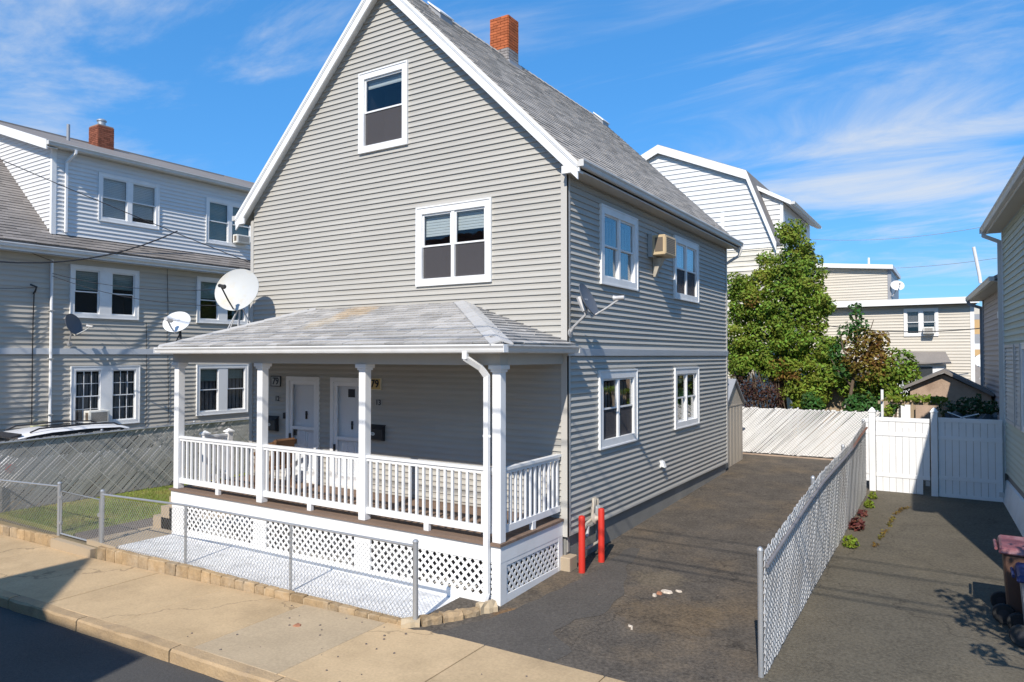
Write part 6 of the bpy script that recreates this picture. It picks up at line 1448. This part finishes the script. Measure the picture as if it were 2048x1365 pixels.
for y in (11.3, 12.1): MB().box(3.4, 5.0, y-.025, y+.025, 2.12, 2.2).build('beam', 'timber', t)
for k in range(7): MB().box(3.5+k*.22, 3.54+k*.22, 11.1, 12.3, 2.2, 2.24).build('slat', 'timber', t)
MB().box(3.48, 3.54, 11.2, 11.26, .3, 2.5).build('stake', 'dish_pale', t)
foliage('vine', t, [(3.8, 11.4, 2.25, .3, .3, .12), (4.3, 11.4, 2.27, .35, .3, .13), (4.75, 11.4, 2.25, .28, .3, .12), (3.65, 11.25, 1.95, .12, .1, .2)], 260, .11, 'leaf_lime', 39)
t = thing('dark_hedge', 'dark green hedge in the shade above the right white fence panel', 'hedge', (5.4, 10.4, .4)); foliage('foliage', t, [(5.1, 10.4, 2.05, .3, .3, .25), (5.45, 10.4, 2.15, .35, .3, .27), (5.8, 10.4, 2.1, .28, .3, .25), (5.62, 10.4, 2.38, .08, .1, .12)], 300, .09, 'leaf_dark', 40); limbs(t, 'stem', [([(5.4, 10.4, .3), (5.4, 10.4, 2.0)], .03, .01)])
t = thing('tarp_cover', 'black tarpaulin over a stack behind the right white fence panel', 'tarp', (5.4, 9.5, .3))
mb = MB(); N_ = 14
for i in range(N_+1):
    for j in range(5):
        x = 4.95+1.0*i/N_; y = 9.0+.9*j/4; mb.v.append((x, y, 2.03+.05*math.sin(i*1.7+j)+.04*math.sin(i*.6)*(1 if 0 < j < 4 else 0)-(0.3 if j in (0, 4) else 0)))
for i in range(N_):
    for j in range(4): mb.f.append((i*5+j, (i+1)*5+j, (i+1)*5+j+1, i*5+j+1))
mb.build('cover', 'tarp', t); MB().box(5.0, 5.9, 9.1, 9.8, .25, 1.9).build('stack', 'timber', t)
MB().tube([(5.25, 9.02, 2.0), (5.6, 9.05, 2.10)], .012, 6).build('pole', 'white_vinyl', t); MB().tube([(5.0, 9.02, 2.12), (5.35, 9.05, 1.98)], .012, 6).build('pole', 'white_vinyl', t)

# weeds along the foot of the slatted fence and in the cracks
def weed(name, label, x, y, r_, h, m, seed, n=120, size=.07):
    z = zd(y); rr = random.Random(seed); t = thing(name, label, 'weed', (x, y, z))
    mb = MB()
    for i in range(n):
        a = rr.uniform(0, 6.28); q = r_*math.sqrt(rr.random()); c = Vector((x+q*math.cos(a), y+q*math.sin(a)*1.5, z+.02+h*rr.random()*(1-(q/r_)**2*.6))); leafmesh(mb, c, size, rr, Vector((math.cos(a)*.5, math.sin(a)*.5, .6)))
    mb.build('leaves', m, t); MB().tube([(x, y, z), (x+.02, y, z+h*.7)], .008, 5).build('stem', 'bark', t)
weed('red_weed', 'dark red leafy plant at the foot of the silver slatted fence', 3.60, 4.65, .13, .24, 'leaf_red', 1, 240)
weed('red_weed', 'small dark red plant further along the silver slatted fence foot', 3.58, 5.75, .09, .14, 'leaf_red', 2, 90)
weed('green_weed', 'yellow-green weed nearest the street at the slatted fence foot', 3.64, 3.45, .13, .18, 'leaf_lime', 3, 160)
weed('green_weed', 'yellow-green weed near the white gate post', 3.62, 6.6, .10, .16, 'leaf_lime', 4, 110)
weed('green_weed', 'pale weed at the far end of the silver slatted fence', 3.60, 7.5, .09, .14, 'leaf_lime', 5, 70)
mb = MB(); rr = random.Random(77)
crk = [(3.98, 3.55), (4.02, 4.2), (4.08, 4.9), (4.10, 5.6), (4.12, 6.2), (4.22, 6.7), (4.42, 7.1)]
for i in range(420):
    k = rr.random()*(len(crk)-1); j = int(k); f_ = k-j; x = crk[j][0]+(crk[j+1][0]-crk[j][0])*f_+rr.gauss(0, .025); y = crk[j][1]+(crk[j+1][1]-crk[j][1])*f_
    if math.sin(y*6) < -.75: continue
    leafmesh(mb, Vector((x, y, zd(y)+.012+rr.random()*.03)), .04, rr, Vector((0, 0, 1)))
o = mb.build('moss', 'leaf_rust'); tag(o, 'line of moss and weeds growing in the right driveway crack', 'moss', kind='stuff')

# rubble and litter
def chip(name, label, cat, pts, z, h, m, seed):
    t = thing(name, label, cat, (pts[0][0], pts[0][1], z)); rr = random.Random(seed)
    for (x, y, s_) in pts:
        n = 6; ring_ = [(x+s_*rr.uniform(.6, 1.2)*math.cos(6.283*k/n)*1.3, y+s_*rr.uniform(.6, 1.2)*math.sin(6.283*k/n)) for k in range(n)]
        mb = MB(); mb.v += [(a, b, z-.01) for a, b in ring_]+[(a*.8+x*.2, b*.8+y*.2, z+h*rr.uniform(.5, 1)) for a, b in ring_]
        for k in range(n): mb.f.append((k, (k+1) % n, n+(k+1) % n, n+k))
        mb.f.append(tuple(range(n, 2*n))); mb.build('fragment', m[rr.randrange(len(m))], t)
chip('broken_concrete', 'pale broken concrete and brick rubble in the middle of the driveway', 'rubble', [(1.62, -.30, .05), (1.70, -.18, .075), (1.60, -.42, .035), (1.83, -.08, .04)], zd(-.2)+.010, .022, ['litter_pale', 'litter_pale', 'litter_rust'], 3)
chip('pale_stone', 'small pale stone chips on the driveway near the pavement', 'stone', [(1.72, -1.55, .028), (1.76, -1.62, .015)], zd(-1.6)+.010, .02, ['litter_pale'], 4)
chip('dry_leaf', 'dry brown leaf lying on the pavement', 'leaf', [(-2.0, -3.62, .05)], zs(-2)+.003, .02, ['litter_rust'], 5)
mb = MB(); rr = random.Random(5)
for i in range(60):
    x = rr.uniform(-3, 3.4); y = rr.uniform(-4.6, -3.1) if x < 0 or rr.random() < .5 else rr.uniform(-2.7, 3)
    z = (zs(x) if y < -2.95 else zd(y)+.012)+.002; s_ = rr.uniform(.006, .02)
    a = rr.uniform(0, 6); mb.hexa([(x+s_*math.cos(a+k*1.571), y+s_*math.sin(a+k*1.571), z-.003) for k in range(4)]+[(x+s_*.7*math.cos(a+k*1.571), y+s_*.7*math.sin(a+k*1.571), z+s_*.5) for k in range(4)])
o = mb.build('grit', 'mulch'); tag(o, 'scattered dark grit on the pavement and driveway', 'grit', kind='stuff')

# ---- overhead wires
def wire(label, a, b, sag, r_=.012, m='black_plastic', n=18, group='overhead wires'):
    a = Vector(a); b = Vector(b); pts = []
    for i in range(n+1):
        t_ = i/n; p = a.lerp(b, t_); p.z -= sag*4*t_*(1-t_); pts.append(p)
    o = MB().tube(pts, r_, 5).build('overhead_wire', m); tag(o, label, 'wire', group)
wire('thin wire from the upper left down to the corner of the grey house', (-14.0, -7.4, 9.5), (-7.72, 0.06, 5.40), .1, .009)
wire('thick sagging service cable reaching the left neighbour dormer', (-14.0, -7.4, 7.0), (-15.28, 3.04, 7.28), 1.44, .020)
wire('thin service wire reaching the neighbour conduit at the top', (-14.0, -7.4, 8.4), (nx_+.10, -.46, 5.95), .2, .009)
wire('upper thin wire strung from the neighbour conduit to the grey house', (nx_+.10, -.46, 5.62), (-7.72, .35, 4.95), .25, .008)
wire('lower thin wire strung from the neighbour conduit to the grey house', (nx_+.10, -.46, 5.55), (-7.72, .45, 4.55), .30, .008)
wire('thin wire from the left edge to the dark bracket on the neighbour wall', (-14.0, -7.4, 6.2), (nx_+.14, -.88, 5.20), .5, .008)
for k, (z, lb) in enumerate(((7.38, 'lowest'), (7.66, 'second lowest'), (8.62, 'second highest'), (9.12, 'highest'))): wire(lb+' street wire overhead, seen only by its shadow on the driveways', (-14, -7.5, z+.1), (22, -7.3, z+.05), .12, .016, n=30, group='street wires')
for x, lb in ((-14, 'left'), (22, 'right')):
    t = thing('utility_pole', 'timber utility pole carrying the street wires, out of view to the '+lb, 'utility pole', (x, -7.5+(.2 if x > 0 else 0), -.9), 'utility poles')
    yb = -7.5+(.2 if x > 0 else 0); MB().tube([(x, yb, -1), (x, yb, 10.2)], [.16, .11], 12).build('pole', 'timber', t, smooth=True); MB().box(x-.05, x+.05, yb-.8, yb+.8, 9.0, 9.12).build('crossarm', 'timber', t)
wire('faint far wire crossing the sky above the cream house', (-2, 34, 10.2), (7.2, 30, 9.6), .35, .012, 'shed_grey', group='far wires')
wire('lower faint far wire crossing the sky above the cream house', (-2, 36, 8.8), (7.2, 30, 8.0), .3, .012, 'shed_grey', group='far wires')
wire('dark cable strung in front of the cream house', (-.5, 21.5, 4.9), (6.1, 22.0, 4.45), .3, .02, group='far wires')

# ---- across the street (behind the viewpoint): the block whose shadow lies on the road
ob = thing('apartment_building', 'brick apartment block across the street that shades the road', 'building', (-8, -19, -.3))
def src(xs_, ys_, yb):      # roof point at y=yb whose shadow falls on (xs_,ys_)
    h = (ys_-yb)*3.37/3.8-.3; return (xs_+(ys_-yb)/3.8, h)
YB = -15.0
e1 = src(-3.2, -4.88, YB); e2 = src(-5.6, -4.88, YB); ap = src(-8.30, -2.93, YB); e3 = src(-8.25, -4.55, YB)
MB().box(-24, e1[0], -24, YB, -.8, e1[1]).build('wall', 'brick_wall', ob)
MB().extrude([(ap[0], YB-.01, e1[1]-.05), (e2[0], YB-.01, e1[1]-.05), (ap[0], YB-.01, ap[1])], (0, -6, 0)).build('stair_head', 'brick_wall', ob)
for z in (1.0, 4.0, 6.6):
    for k in range(7):
        x = -22+k*2.9; fr2 = MB().box(x, x+1.2, YB, YB+.05, z, z+1.5).build('window', 'white_trim', ob); MB().box(x+.1, x+1.1, YB+.05, YB+.06, z+.1, z+1.4).build('pane', 'car_glass', fr2)
# street tree just outside the frame on the right, its shadow falls by the bins
t = thing('street_tree', 'small sparse street tree just outside the right edge, casting leaf shadow by the bins', 'tree', (6.75, -2.6, 0))
limbs(t, 'trunk', [([(6.75, -2.6, -.05), (6.72, -2.6, 1.4), (6.6, -2.55, 2.6), (6.5, -2.5, 3.6)], .07, .02)])
limbs(t, 'branch', [([(6.65, -2.55, 2.2), (6.3, -2.6, 2.8), (6.0, -2.7, 3.2)], .03, .01), ([(6.6, -2.5, 2.6), (6.2, -2.2, 3.0), (5.9, -2.1, 3.5)], .025, .008), ([(6.7, -2.6, 1.9), (6.3, -2.9, 2.2), (6.1, -3.1, 2.3)], .02, .008)])
foliage('crown', t, [(6.35, -2.6, 3.1, .35, .4, .35), (6.15, -2.3, 3.5, .25, .3, .25), (6.7, -2.5, 3.6, .5, .5, .4), (6.2, -3.0, 2.5, .2, .25, .2), (6.9, -2.7, 2.8, .5, .5, .4)], 60, .13, 'leaf_green', 50)
